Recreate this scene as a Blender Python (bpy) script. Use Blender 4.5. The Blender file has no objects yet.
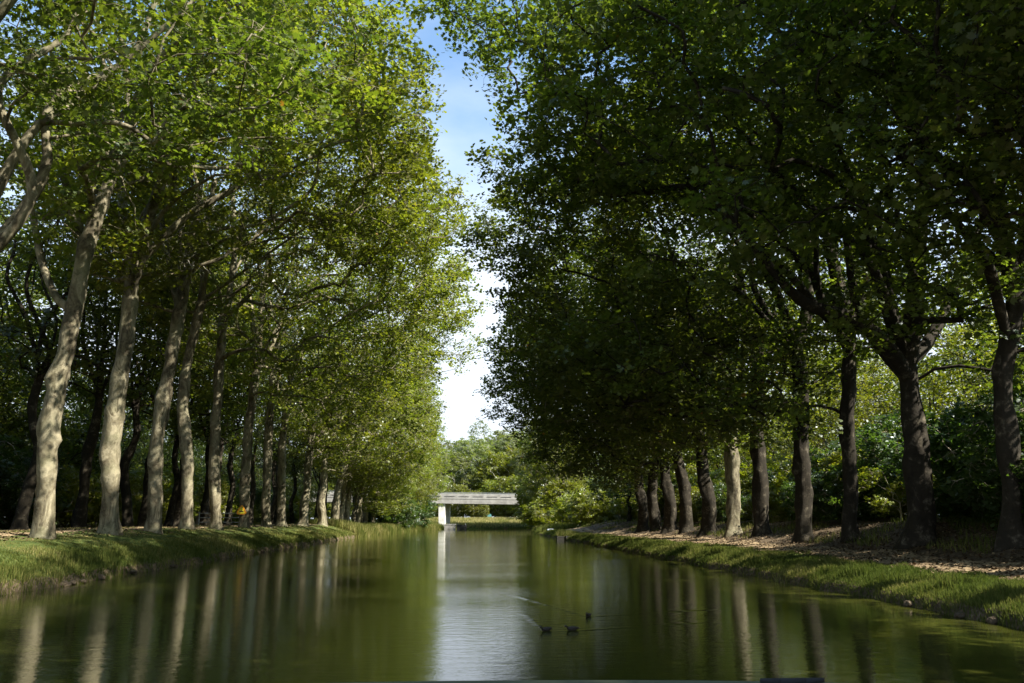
import bpy, math, random
import numpy as np
from mathutils import Vector, Matrix, Euler
R = math.radians
S = bpy.context.scene
COL = S.collection
# ------------------------------------------------------------------ camera, sky, sun, exposure
FPX, PITCH, YAW = 850.0, R(11.86), R(3.36)
EYE = Vector((0, 0, 2.0))
cd = bpy.data.cameras.new('camera'); cam = bpy.data.objects.new('camera', cd); COL.objects.link(cam)
cd.sensor_width = 36; cd.lens = FPX / 1024 * 36; cd.clip_start = 0.05; cd.clip_end = 6000
cam.location = EYE; cam.rotation_euler = (math.pi / 2 + PITCH, 0, -YAW)
S.camera = cam
CM = Euler(cam.rotation_euler).to_matrix()
def P(px, py, Y):
    """world point seen at a pixel, at depth Y along the canal"""
    d = CM @ Vector((px - 512, 341.5 - py, -FPX))
    return EYE + d * (Y / d.y)
SUN_EL, SUN_AZ = R(43), R(-28)          # azimuth measured from +X; negative = behind the camera
sdir = Vector((math.cos(SUN_EL) * math.cos(SUN_AZ), math.cos(SUN_EL) * math.sin(SUN_AZ), math.sin(SUN_EL)))
W = bpy.data.worlds.new('World'); S.world = W; W.use_nodes = True
nt = W.node_tree; nt.nodes.clear()
def N(t, tree=None, **kw):
    n = (tree or nt).nodes.new(t)
    for k, v in kw.items(): setattr(n, k, v)
    return n
out = N('ShaderNodeOutputWorld'); bg = N('ShaderNodeBackground'); bg.inputs[1].default_value = 0.075
sky = N('ShaderNodeTexSky', sky_type='NISHITA'); sky.sun_disc = False
sky.sun_elevation = SUN_EL; sky.sun_rotation = math.pi / 2 - SUN_AZ
sky.air_density = 1.0; sky.dust_density = 1.2; sky.ozone_density = 1.5
tc = N('ShaderNodeTexCoord'); sep = N('ShaderNodeSeparateXYZ')
nt.links.new(tc.outputs['Generated'], sep.inputs[0])
mp = N('ShaderNodeMapping'); mp.inputs['Scale'].default_value = (1.0, 1.0, 2.6)
nt.links.new(tc.outputs['Generated'], mp.inputs[0])
no = N('ShaderNodeTexNoise'); no.inputs['Scale'].default_value = 2.3; no.inputs['Detail'].default_value = 7; no.inputs['Roughness'].default_value = .55
nt.links.new(mp.outputs[0], no.inputs['Vector'])
el = N('ShaderNodeMapRange'); el.inputs[1].default_value = 0.50; el.inputs[2].default_value = 0.10; el.inputs[3].default_value = -0.30; el.inputs[4].default_value = 0.40
nt.links.new(sep.outputs[2], el.inputs[0])
ad = N('ShaderNodeMath', operation='ADD'); nt.links.new(no.outputs[0], ad.inputs[0]); nt.links.new(el.outputs[0], ad.inputs[1])
cr = N('ShaderNodeMapRange', interpolation_type='SMOOTHSTEP'); cr.inputs[1].default_value = .03; cr.inputs[2].default_value = .80; cr.inputs[4].default_value = .95
nt.links.new(ad.outputs[0], cr.inputs[0])
tint = N('ShaderNodeMix', data_type='RGBA', blend_type='MULTIPLY'); tint.inputs['Factor'].default_value = 1; tint.inputs['B'].default_value = (1.05, 1.38, 1.5, 1); nt.links.new(sky.outputs[0], tint.inputs['A'])
mx = N('ShaderNodeMix', data_type='RGBA'); mx.inputs['B'].default_value = (5.4, 5.9, 6.6, 1)
nt.links.new(cr.outputs[0], mx.inputs['Factor']); nt.links.new(tint.outputs['Result'], mx.inputs['A'])
nt.links.new(mx.outputs['Result'], bg.inputs[0]); nt.links.new(bg.outputs[0], out.inputs[0])
sl = bpy.data.lights.new('sun', 'SUN'); sl.energy = 5.0; sl.angle = R(.53); sl.color = (1, .95, .85)
so = bpy.data.objects.new('sun', sl); COL.objects.link(so)
so.rotation_euler = sdir.to_track_quat('Z', 'Y').to_euler()
S.view_settings.view_transform = 'Standard'; S.view_settings.look = 'None'; S.view_settings.exposure = 1.5; S.view_settings.gamma = 1
S.render.engine = 'CYCLES'
c = S.cycles; c.max_bounces = 7; c.diffuse_bounces = 4; c.glossy_bounces = 3; c.transmission_bounces = 5
c.transparent_max_bounces = 8; c.caustics_reflective = False; c.caustics_refractive = False; c.sample_clamp_indirect = 6
c.use_denoising = True

# ------------------------------------------------------------------ helpers
def tag(o, label=None, cat=None, group=None, kind=None):
    for k, v in (('label', label), ('category', cat), ('group', group), ('kind', kind)):
        if v: o[k] = v
    return o
def empty(name, loc=(0, 0, 0), rz=0):
    o = bpy.data.objects.new(name, None); COL.objects.link(o); o.location = loc; o.rotation_euler = (0, 0, rz)
    o.empty_display_size = .1
    return o
def link(name, me, mat=None, parent=None, loc=None):
    o = bpy.data.objects.new(name, me); COL.objects.link(o)
    if mat and not me.materials: me.materials.append(mat)
    if parent: o.parent = parent
    if loc is not None: o.location = loc
    return o
def copy_tree(o, parent=None):
    q = o.copy(); COL.objects.link(q); q.parent = parent
    for ch in list(o.children): copy_tree(ch, q)
    return q
def mesh_np(name, V, loops, starts, totals, smooth=False, mat=None, attrs=None):
    me = bpy.data.meshes.new(name)
    V = np.asarray(V, np.float32).reshape(-1, 3); loops = np.asarray(loops, np.int32).ravel()
    starts = np.asarray(starts, np.int32); totals = np.asarray(totals, np.int32)
    me.vertices.add(len(V)); me.vertices.foreach_set('co', V.ravel())
    me.loops.add(len(loops)); me.loops.foreach_set('vertex_index', loops)
    me.polygons.add(len(starts)); me.polygons.foreach_set('loop_start', starts)
    try: me.polygons.foreach_set('loop_total', totals)
    except Exception: pass
    if smooth: me.polygons.foreach_set('use_smooth', np.ones(len(starts), bool))
    for an, (dom, dat) in (attrs or {}).items():
        a = me.attributes.new(an, 'FLOAT', dom); a.data.foreach_set('value', np.asarray(dat, np.float32))
    me.update(calc_edges=True); me.validate()
    if mat: me.materials.append(mat)
    return me
def uniform_mesh(name, V, F, **kw):
    F = np.asarray(F, np.int32); n, k = F.shape
    return mesh_np(name, V, F.ravel(), np.arange(n) * k, np.full(n, k), **kw)
class MB:
    def __init__(s): s.v = []; s.f = []
    def box(s, c, d, rz=0, taper=1.0, rx=0):
        m = Matrix.Rotation(rz, 3, 'Z') @ Matrix.Rotation(rx, 3, 'X'); b = len(s.v)
        for z in (-1, 1):
            t = taper if z > 0 else 1
            for x, y in ((-1, -1), (1, -1), (1, 1), (-1, 1)):
                s.v.append(tuple(Vector(c) + m @ Vector((x * d[0] / 2 * t, y * d[1] / 2 * t, z * d[2] / 2))))
        for q in ((3, 2, 1, 0), (4, 5, 6, 7), (0, 1, 5, 4), (1, 2, 6, 5), (2, 3, 7, 6), (3, 0, 4, 7)): s.f.append([b + i for i in q])
        return s
    def tube(s, a, b_, r, r2=None, n=10, cap=True):
        a = Vector(a); b_ = Vector(b_); d = (b_ - a).normalized(); r2 = r if r2 is None else r2
        u = d.orthogonal().normalized(); w = d.cross(u); b = len(s.v)
        for p, rr in ((a, r), (b_, r2)):
            for i in range(n):
                t = 2 * math.pi * i / n; s.v.append(tuple(p + (u * math.cos(t) + w * math.sin(t)) * rr))
        for i in range(n): j = (i + 1) % n; s.f.append([b + i, b + j, b + n + j, b + n + i])
        if cap: s.f.append([b + i for i in range(n)][::-1]); s.f.append([b + n + i for i in range(n)])
        return s
    def prism(s, prof, axis_len, place):
        """profile polygon extruded; place(u, v, w) -> world"""
        b = len(s.v); n = len(prof)
        for w in (0, axis_len):
            for (u, v) in prof: s.v.append(tuple(place(u, v, w)))
        s.f.append(list(range(b, b + n))[::-1]); s.f.append(list(range(b + n, b + 2 * n)))
        for i in range(n): j = (i + 1) % n; s.f.append([b + i, b + j, b + n + j, b + n + i])
        return s
    def loft(s, rings, cap=True):
        b = len(s.v); n = len(rings[0])
        for r in rings: s.v += [tuple(p) for p in r]
        for k in range(len(rings) - 1):
            for i in range(n):
                j = (i + 1) % n; s.f.append([b + k * n + i, b + k * n + j, b + (k + 1) * n + j, b + (k + 1) * n + i])
        if cap: s.f.append([b + i for i in range(n)][::-1]); s.f.append([b + (len(rings) - 1) * n + i for i in range(n)])
        return s
    def build(s, name, mat, parent=None, smooth=False, bevel=0, loc=None):
        me = bpy.data.meshes.new(name); me.from_pydata(s.v, [], s.f); me.update()
        if smooth: me.polygons.foreach_set('use_smooth', [True] * len(me.polygons))
        o = link(name, me, mat, parent, loc)
        if bevel:
            m = o.modifiers.new('bevel', 'BEVEL'); m.width = bevel; m.segments = 2; m.limit_method = 'ANGLE'
        return o
# smooth value noise made of hashed lattice (numpy)
def _h(ix, iy, seed): 
    n = (ix.astype(np.int64) * 374761393 + iy.astype(np.int64) * 668265263 + seed * 974711) & 0x7fffffff
    n = ((n ^ (n >> 13)) * 1274126177) & 0x7fffffff
    return ((n ^ (n >> 16)) & 0xffff) / 65535.0
def vnoise(x, y, seed=0):
    x = np.asarray(x, float); y = np.asarray(y, float)
    x, y = np.broadcast_arrays(x, y)
    ix = np.floor(x); iy = np.floor(y); fx = x - ix; fy = y - iy
    fx = fx * fx * (3 - 2 * fx); fy = fy * fy * (3 - 2 * fy)
    a = _h(ix, iy, seed); b = _h(ix + 1, iy, seed); c_ = _h(ix, iy + 1, seed); d = _h(ix + 1, iy + 1, seed)
    return (a + (b - a) * fx) * (1 - fy) + (c_ + (d - c_) * fx) * fy - .5
def fbm(x, y, seed=0, o=3):
    t = 0; a = 1
    for k in range(o): t = t + a * vnoise(x * 2 ** k, y * 2 ** k, seed + k * 17); a *= .5
    return t

# ------------------------------------------------------------------ materials
def mat_new(name):
    m = bpy.data.materials.new(name); m.use_nodes = True; m.node_tree.nodes.clear(); return m, m.node_tree
def lk(t, a, b): t.links.new(a, b)
def ramp(t, fac, stops):
    r = t.nodes.new('ShaderNodeValToRGB'); e = r.color_ramp.elements
    while len(e) < len(stops): e.new(0.5)
    for i, (p, c_) in enumerate(stops): e[i].position = p; e[i].color = (*c_, 1)
    lk(t, fac, r.inputs[0]); return r.outputs[0]
def noise(t, scale, detail=4, rough=.55, vec=None, dist=0, coord='Object', vscale=None):
    if vec is None:
        vec = t.nodes.new('ShaderNodeTexCoord').outputs[coord]
    if vscale:
        m = t.nodes.new('ShaderNodeMapping'); m.inputs['Scale'].default_value = vscale; lk(t, vec, m.inputs[0]); vec = m.outputs[0]
    n = t.nodes.new('ShaderNodeTexNoise'); n.inputs['Scale'].default_value = scale; n.inputs['Detail'].default_value = detail
    n.inputs['Roughness'].default_value = rough; n.inputs['Distortion'].default_value = dist; lk(t, vec, n.inputs['Vector'])
    return n.outputs[0]
def principled(t, base=None, rough=.7, spec=.3, metal=0, bump=None, bstr=.4, bdist=.02):
    p = t.nodes.new('ShaderNodeBsdfPrincipled'); o = t.nodes.new('ShaderNodeOutputMaterial'); lk(t, p.outputs[0], o.inputs[0])
    if isinstance(base, tuple): p.inputs['Base Color'].default_value = (*base, 1)
    elif base is not None: lk(t, base, p.inputs['Base Color'])
    p.inputs['Roughness'].default_value = rough; p.inputs['Specular IOR Level'].default_value = spec; p.inputs['Metallic'].default_value = metal
    if bump is not None:
        b = t.nodes.new('ShaderNodeBump'); b.inputs['Strength'].default_value = bstr; b.inputs['Distance'].default_value = bdist
        lk(t, bump, b.inputs['Height']); lk(t, b.outputs[0], p.inputs['Normal'])
    return p
def mixc(t, f, a, b, mode='MIX'):
    m = t.nodes.new('ShaderNodeMix'); m.data_type = 'RGBA'; m.blend_type = mode
    for s, v in (('Factor', f), ('A', a), ('B', b)):
        if isinstance(v, (tuple,)): m.inputs[s].default_value = (*v, 1)
        elif isinstance(v, float): m.inputs[s].default_value = v
        else: lk(t, v, m.inputs[s])
    return m.outputs['Result']
def simple(name, col, rough=.6, var=.25, scale=6, spec=.3, metal=0, bstr=.3):
    m, t = mat_new(name)
    n = noise(t, scale, 5)
    a = tuple(x * (1 - var) for x in col); b = tuple(min(1, x * (1 + var)) for x in col)
    principled(t, ramp(t, n, [(.3, a), (.7, b)]), rough, spec, metal, n, bstr, .01); return m
def leaf_mat(name, stops, tr_gain=(1.75, 1.9, .7), tmix=.5):
    m, t = mat_new(name)
    a = t.nodes.new('ShaderNodeAttribute'); a.attribute_name = 'rnd'
    oi = t.nodes.new('ShaderNodeObjectInfo')
    col = ramp(t, a.outputs['Fac'], stops)
    hs = t.nodes.new('ShaderNodeHueSaturation'); lk(t, col, hs.inputs['Color'])
    mr = t.nodes.new('ShaderNodeMapRange'); mr.inputs[3].default_value = .485; mr.inputs[4].default_value = .512; lk(t, oi.outputs['Random'], mr.inputs[0]); lk(t, mr.outputs[0], hs.inputs['Hue'])
    mr = t.nodes.new('ShaderNodeMapRange'); mr.inputs[3].default_value = .82; mr.inputs[4].default_value = 1.15; lk(t, oi.outputs['Random'], mr.inputs[0]); lk(t, mr.outputs[0], hs.inputs['Value'])
    col = hs.outputs[0]
    d = t.nodes.new('ShaderNodeBsdfDiffuse'); lk(t, col, d.inputs[0])
    tr = t.nodes.new('ShaderNodeBsdfTranslucent'); lk(t, mixc(t, 1.0, col, tr_gain, 'MULTIPLY'), tr.inputs[0])
    ms = t.nodes.new('ShaderNodeMixShader'); ms.inputs[0].default_value = tmix; lk(t, d.outputs[0], ms.inputs[1]); lk(t, tr.outputs[0], ms.inputs[2])
    g = t.nodes.new('ShaderNodeBsdfGlossy'); g.inputs['Roughness'].default_value = .42; g.inputs[0].default_value = (.9, .95, 1, 1)
    m2 = t.nodes.new('ShaderNodeMixShader'); m2.inputs[0].default_value = .045; lk(t, ms.outputs[0], m2.inputs[1]); lk(t, g.outputs[0], m2.inputs[2])
    o = t.nodes.new('ShaderNodeOutputMaterial'); lk(t, m2.outputs[0], o.inputs[0]); return m
M = {}
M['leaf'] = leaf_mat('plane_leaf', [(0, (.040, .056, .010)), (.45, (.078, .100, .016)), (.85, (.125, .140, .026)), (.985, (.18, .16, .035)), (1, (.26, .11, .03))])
M['leaf_sunlit'] = leaf_mat('sunlit_plane_leaf', [(0, (.064, .084, .013)), (.45, (.128, .150, .020)), (.85, (.21, .215, .036)), (.985, (.26, .23, .05)), (1, (.26, .15, .03))])  # lighter, yellower copy of the plane leaf: sunlight put into the left crowns
M['leaf_lit'] = leaf_mat('lit_leaf', [(0, (.10, .125, .016)), (.5, (.155, .17, .020)), (1, (.23, .21, .03))], tmix=.5)  # yellow-green foliage with sunlight put into its colour, for bushes, wood and far trees
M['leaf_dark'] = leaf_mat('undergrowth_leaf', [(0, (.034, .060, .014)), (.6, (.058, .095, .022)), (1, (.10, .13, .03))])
M['leaf_hazy'] = leaf_mat('hazy_leaf', [(0, (.10, .125, .05)), (.5, (.15, .17, .065)), (1, (.22, .22, .09))], tmix=.4)  # paler leaf beyond the bridge, distance haze put into the colour
# plane bark: flaking patches of cream, olive grey and brown
m, t = mat_new('plane_bark'); M['bark'] = m
co = t.nodes.new('ShaderNodeTexCoord').outputs['Object']
n1 = noise(t, 1.5, 6, .62, vec=co, dist=.9, vscale=(1, 1, .55)); n2 = noise(t, 9, 5, .6, vec=co); n3 = noise(t, .8, 3, vec=co)
base = ramp(t, n1, [(.38, (.050, .040, .024)), (.45, (.10, .082, .050)), (.465, (.14, .118, .07)), (.515, (.18, .155, .098)), (.545, (.29, .252, .165)), (.60, (.27, .235, .152)), (.625, (.09, .073, .043))])
base = mixc(t, ramp(t, n2, [(.42, (0, 0, 0)), (.62, (1, 1, 1))]), base, mixc(t, .5, base, (.17, .15, .10)))
base = mixc(t, ramp(t, n3, [(.5, (0, 0, 0)), (.7, (.6, .6, .6))]), base, (.14, .14, .075))
principled(t, base, .85, .2, 0, n2, .6, .03)
m, t = mat_new('shaded_plane_bark'); M['bark_shaded'] = m  # darker copy of the plane bark, with the trunks' shade coloured in
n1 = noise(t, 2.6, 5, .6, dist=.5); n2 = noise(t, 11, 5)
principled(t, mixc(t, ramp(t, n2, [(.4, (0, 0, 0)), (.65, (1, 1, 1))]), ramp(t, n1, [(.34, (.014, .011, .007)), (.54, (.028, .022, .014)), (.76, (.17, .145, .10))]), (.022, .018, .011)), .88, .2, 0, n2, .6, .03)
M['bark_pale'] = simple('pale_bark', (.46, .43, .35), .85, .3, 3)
M['twig'] = simple('bare_twig', (.30, .26, .19), .85, .3, 5)
# ground
m, t = mat_new('bank_ground'); M['ground'] = m
co = t.nodes.new('ShaderNodeTexCoord').outputs['Object']
at = t.nodes.new('ShaderNodeAttribute'); at.attribute_name = 'soil'
n1 = noise(t, .55, 6, .6, vec=co); n2 = noise(t, 6, 5, .65, vec=co); n3 = noise(t, 30, 3, .6, vec=co)
grass = ramp(t, n2, [(.28, (.030, .045, .012)), (.5, (.060, .082, .020)), (.72, (.125, .13, .040))])
soil = ramp(t, n2, [(.25, (.045, .032, .020)), (.5, (.10, .074, .046)), (.75, (.19, .145, .095))])
f = t.nodes.new('ShaderNodeMath'); f.operation = 'ADD'; lk(t, at.outputs['Fac'], f.inputs[0])
f2 = t.nodes.new('ShaderNodeMapRange'); f2.inputs[1].default_value = .3; f2.inputs[2].default_value = .7; f2.inputs[3].default_value = -.45; f2.inputs[4].default_value = .45; lk(t, n1, f2.inputs[0]); lk(t, f2.outputs[0], f.inputs[1])
principled(t, mixc(t, ramp(t, f.outputs[0], [(.4, (0, 0, 0)), (.6, (1, 1, 1))]), grass, soil), .95, .1, 0, n3, .7, .04)
m, t = mat_new('sandy_path'); M['path'] = m
n1 = noise(t, 1.2, 6, .6); n2 = noise(t, 16, 4)
principled(t, mixc(t, ramp(t, n1, [(.5, (0, 0, 0)), (.7, (.7, .7, .7))]), ramp(t, n2, [(.3, (.18, .125, .070)), (.7, (.36, .275, .165))]), (.075, .046, .022)), .95, .1, 0, n2, .5, .03)
m, t = mat_new('grass_blade'); M['grass'] = m
a = t.nodes.new('ShaderNodeAttribute'); a.attribute_name = 'rnd'
col = ramp(t, a.outputs['Fac'], [(0, (.040, .062, .014)), (.45, (.085, .105, .024)), (.75, (.17, .165, .05)), (1, (.36, .30, .14))])
d = t.nodes.new('ShaderNodeBsdfDiffuse'); lk(t, col, d.inputs[0]); tr = t.nodes.new('ShaderNodeBsdfTranslucent'); lk(t, mixc(t, 1.0, col, (1.4, 1.5, .9), 'MULTIPLY'), tr.inputs[0])
ms = t.nodes.new('ShaderNodeMixShader'); ms.inputs[0].default_value = .35; lk(t, d.outputs[0], ms.inputs[1]); lk(t, tr.outputs[0], ms.inputs[2])
o = t.nodes.new('ShaderNodeOutputMaterial'); lk(t, ms.outputs[0], o.inputs[0])
m, t = mat_new('fallen_leaf'); M['litter'] = m
a = t.nodes.new('ShaderNodeAttribute'); a.attribute_name = 'rnd'
principled(t, ramp(t, a.outputs['Fac'], [(0, (.038, .024, .011)), (.6, (.09, .058, .028)), (1, (.21, .15, .08))]), .8, .25)
# water: murky green, two families of ripples
m, t = mat_new('canal_water'); M['water'] = m
co = t.nodes.new('ShaderNodeTexCoord').outputs['Object']
w1 = noise(t, 1.0, 4, .6, vec=co, dist=.3, vscale=(2.2, 4.5, 1)); w2 = noise(t, 1.0, 3, .6, vec=co, vscale=(9, 20, 1)); w3 = noise(t, .12, 3, .5, vec=co, vscale=(.7, 1.6, 1))
s1 = t.nodes.new('ShaderNodeMath'); s1.operation = 'MULTIPLY_ADD'; lk(t, w2, s1.inputs[0]); s1.inputs[1].default_value = .22; lk(t, w1, s1.inputs[2])
am = t.nodes.new('ShaderNodeMapRange'); am.inputs[1].default_value = .35; am.inputs[2].default_value = .65; am.inputs[3].default_value = .35; am.inputs[4].default_value = 1.0; lk(t, w3, am.inputs[0])
s2 = t.nodes.new('ShaderNodeMath'); s2.operation = 'MULTIPLY'; lk(t, s1.outputs[0], s2.inputs[0]); lk(t, am.outputs[0], s2.inputs[1])
p = principled(t, (.044, .048, .008), .03, .5, 0, s2.outputs[0], .7, .013)
p.inputs['IOR'].default_value = 1.333
M['concrete'] = simple('weathered_concrete', (.31, .295, .27), .88, .28, .8)
M['concrete_pale'] = simple('pale_concrete', (.60, .58, .53), .85, .22, .9)
M['concrete_dark'] = simple('stained_concrete', (.24, .225, .21), .88, .3, 1.1)
M['stone'] = simple('bank_stone', (.075, .055, .034), .9, .5, 6, bstr=1)
M['steel'] = simple('grey_steel', (.32, .33, .33), .45, .15, 8, .5, .4)
M['dark_wood'] = simple('tarred_wood', (.035, .033, .028), .8, .3, 7)
M['orange'] = simple('orange_paint', (.92, .36, .03), .5, .08, 8)
M['yellow'] = simple('yellow_paint', (.95, .78, .06), .45, .06, 8)
M['black'] = simple('black_paint', (.02, .02, .02), .4, .1, 8)
M['white'] = simple('white_paint', (.78, .77, .73), .5, .08, 4)
M['hull_green'] = simple('grey_green_paint', (.075, .085, .040), .9, .08, 5, .5)
M['hull_blue'] = simple('blue_grey_paint', (.20, .25, .28), .35, .08, 5, .5)
M['teal'] = simple('teal_paint', (.025, .11, .105), .5, .06, 5, .6)
M['glass'] = simple('dark_glass', (.03, .035, .04), .08, .05, 3, .8)
M['chrome'] = simple('chrome', (.75, .76, .78), .15, .05, 5, .5, 1)
M['rubber'] = simple('rubber', (.02, .02, .02), .8, .1, 5)
M['feather'] = simple('dark_feather', (.035, .028, .022), .7, .5, 30)
M['beak'] = simple('horn_beak', (.16, .12, .03), .4, .2, 10)

# ------------------------------------------------------------------ terrain, water, paths
EDGE_L, EDGE_R = -12.4, 10.6
def xc(y):
    y = np.asarray(y, float); d = np.clip(y - 108, 0, None)
    return np.where(y < 330, .00128 * np.minimum(d, 190) ** 2, .00128 * 190 ** 2 + 0) + np.clip(y - 298, 0, None) * .45 + np.clip(y - 191, 0, 45) * 2.4
def edge_l(y): return EDGE_L + xc(y) + .5 * fbm(np.asarray(y) * .35, np.asarray(y) * 0 + 1.3, 3) + .35 * vnoise(np.asarray(y) * 1.4, np.asarray(y) * 0, 8)
def edge_r(y): return EDGE_R + xc(y) + .4 * fbm(np.asarray(y) * .3, np.asarray(y) * 0 + 7.3, 5) + .4 * vnoise(np.asarray(y) * 1.2, np.asarray(y) * 0, 9)
LP = np.array([[-60, -1.5], [-1.2, -1.2], [-.25, -.5], [0, -.05], [.14, .24], [.7, .50], [1.6, .86], [2.7, 1.22], [3.9, 1.42], [6, 1.50], [10, 1.5], [16, 1.3], [30, 1.5], [2000, 1.5]])
RP = np.array([[-60, -1.5], [-1.2, -1.2], [-.25, -.5], [0, -.05], [.15, .22], [.8, .42], [1.8, .60], [2.4, .66], [4.4, .80], [5.2, .98], [6.2, 1.20], [8.5, 1.75], [12, 2.2], [20, 2.3], [2000, 2.3]])
def H(x, y):
    x = np.asarray(x, float); y = np.asarray(y, float)
    sl_ = edge_l(y) - x; sr = x - edge_r(y)
    hl = np.interp(sl_, LP[:, 0], LP[:, 1]); hr = np.interp(sr, RP[:, 0], RP[:, 1])
    far = np.clip((y - 108) / 14, 0, 1)      # beyond the towpath corner the left bank is lower, reedy
    hl = np.where(hl > 0, hl * (1 - .55 * far), hl)
    farr = np.clip((y - 120) / 30, 0, 1); hr = np.where(hr > 0, hr * (1 - .4 * farr), hr)
    hl = np.where(hl > 0, hl + 1.5 * np.clip((y - 193) / 22, 0, 1), hl)
    h = np.where(x < (edge_l(y) + edge_r(y)) / 2, hl, hr)
    nz = fbm(x * .9, y * .9, 21) * .10 + fbm(x * .23, y * .23, 31) * .16
    return h + nz * np.clip(np.maximum(sl_, sr) / 1.0, 0, 1)
def stretch(parts):
    o = []
    for a, b, st in parts: o += list(np.arange(a, b - 1e-6, st))
    return np.array(o + [parts[-1][1]])
ys = stretch([(-60, 10, 5), (10, 14, 1), (14, 70, .28), (70, 130, .6), (130, 300, 1.5), (300, 600, 30), (600, 3000, 400)])
# cross-section stations measured from the moving edges so the shoreline is followed exactly
sL = stretch([(-5.5, -.5, 1.2), (-.5, .9, .13), (.9, 5, .22), (5, 14, .7), (14, 60, 5), (60, 400, 80), (400, 3000, 800)])
sR = stretch([(-5.5, -.5, 1.2), (-.5, .9, .13), (.9, 7, .22), (7, 14, .6), (14, 60, 5), (60, 400, 80), (400, 3000, 800)])
X = np.concatenate([edge_l(ys)[:, None] - sL[None, ::-1], edge_r(ys)[:, None] + sR[None, :]], 1)
Y = np.repeat(ys[:, None], X.shape[1], 1); Z = H(X, Y)
st_ = np.concatenate([np.repeat(sL[None, ::-1], len(ys), 0), np.repeat(sR[None, :], len(ys), 0)], 1)
nl = len(sL)
soil = np.zeros_like(X)
soil[:, :nl] = np.clip((.45 - np.abs(st_[:, :nl])) * 4, 0, 1) + .55 * np.clip(1 - np.abs(st_[:, :nl] - 5.5) / 2.2, 0, 1) + .9 * (st_[:, :nl] > 9)
soil[:, nl:] = np.clip((.45 - np.abs(st_[:, nl:])) * 4, 0, 1) + .95 * (st_[:, nl:] > 2.5)
soil = np.where(Y > 118, soil * .3, soil)
def grid_mesh(name, X, Y, Z, mat, attrs=None):
    r, k = X.shape; V = np.stack([X, Y, Z], -1).reshape(-1, 3)
    i = (np.arange(r - 1)[:, None] * k + np.arange(k - 1)[None, :]).ravel()
    return uniform_mesh(name, V, np.stack([i, i + 1, i + k + 1, i + k], 1), smooth=True, mat=mat, attrs=attrs)
tag(link('ground', grid_mesh('ground', X, Y, Z, M['ground'], {'soil': ('POINT', soil.ravel())})), kind='structure')
# towpaths: worn sandy strips laid 2 cm above the ground
def strip(name, edge, sgn, s0, s1, y0, y1, wob):
    yy = np.arange(y0, y1, .3); ss = np.linspace(0, 1, 14)
    a = s0 + fbm(yy * .3, yy * 0, wob) * .5; b = s1 + fbm(yy * .27, yy * 0 + 5, wob) * .6
    s = a[:, None] + (b - a)[:, None] * ss[None]
    x = edge(yy)[:, None] + sgn * s; y = np.repeat(yy[:, None], 14, 1); z = H(x, y) + .02
    z[:, 0] -= .05; z[:, -1] -= .05
    if sgn < 0: x, y, z = x[:, ::-1], y[:, ::-1], z[:, ::-1]
    return tag(link(name, grid_mesh(name, x, y, z, M['path'])), kind='structure')
strip('towpath_right', edge_r, 1, 2.6, 4.9, 12, 128, 61)
strip('towpath_left', edge_l, -1, 4.9, 6.5, 24, 110, 71)
# water: fine mesh where the moorhens' wakes run
DUCKS = [(588.5, 616.5), (546, 631), (572, 630.5)]
def on_water(px, py):
    d = CM @ Vector((px - 512, 341.5 - py, -FPX)); return EYE + d * (-EYE.z / d.z)
wx = stretch([(-30, -3, 1.5), (-3, 9, .045), (9, 30, 1.5), (30, 220, 10)]); wy = stretch([(-60, 13, 3), (13, 26, .05), (26, 60, 1), (60, 420, 8)])
WX, WY = np.meshgrid(wx, wy); WZ = np.zeros_like(WX)
def arm(px0, py0, px1, py1, amp, wid, wl, dens=1.0):
    global WZ
    a = on_water(px0, py0); b = on_water(px1, py1)
    d = np.array([b.x - a.x, b.y - a.y]); L = np.hypot(*d); d /= L
    u = (WX - a.x) * d[0] + (WY - a.y) * d[1]; v = -(WX - a.x) * d[1] + (WY - a.y) * d[0]
    e = np.clip(u / .25, 0, 1) * np.clip((L - u) / (L * .35), 0, 1)
    w = wid * (1 + u / L * 1.3)
    prof = np.exp(-(v / w) ** 2) * np.cos(v / w * 2.0)
    amp *= .65; mod = .75 + .55 * np.sin(u * wl + v * 3) + 1.1 * vnoise(u * 4, v * 2, 4)
    WZ = WZ + amp * prof * e * mod
arm(588, 617, 503, 592, 0.0090, .085, 17); arm(589, 617, 745, 607, 0.0072, .11, 3)
arm(545, 631, 524, 612, 0.0081, .08, 15); arm(546, 632, 640, 627, 0.0045, .09, 4)
arm(571, 631, 545, 618, 0.0036, .07, 13); arm(573, 631, 720, 621, 0.0067, .10, 3)
tag(link('water', grid_mesh('water', WX, WY, WZ, M['water'])), kind='structure')

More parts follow.
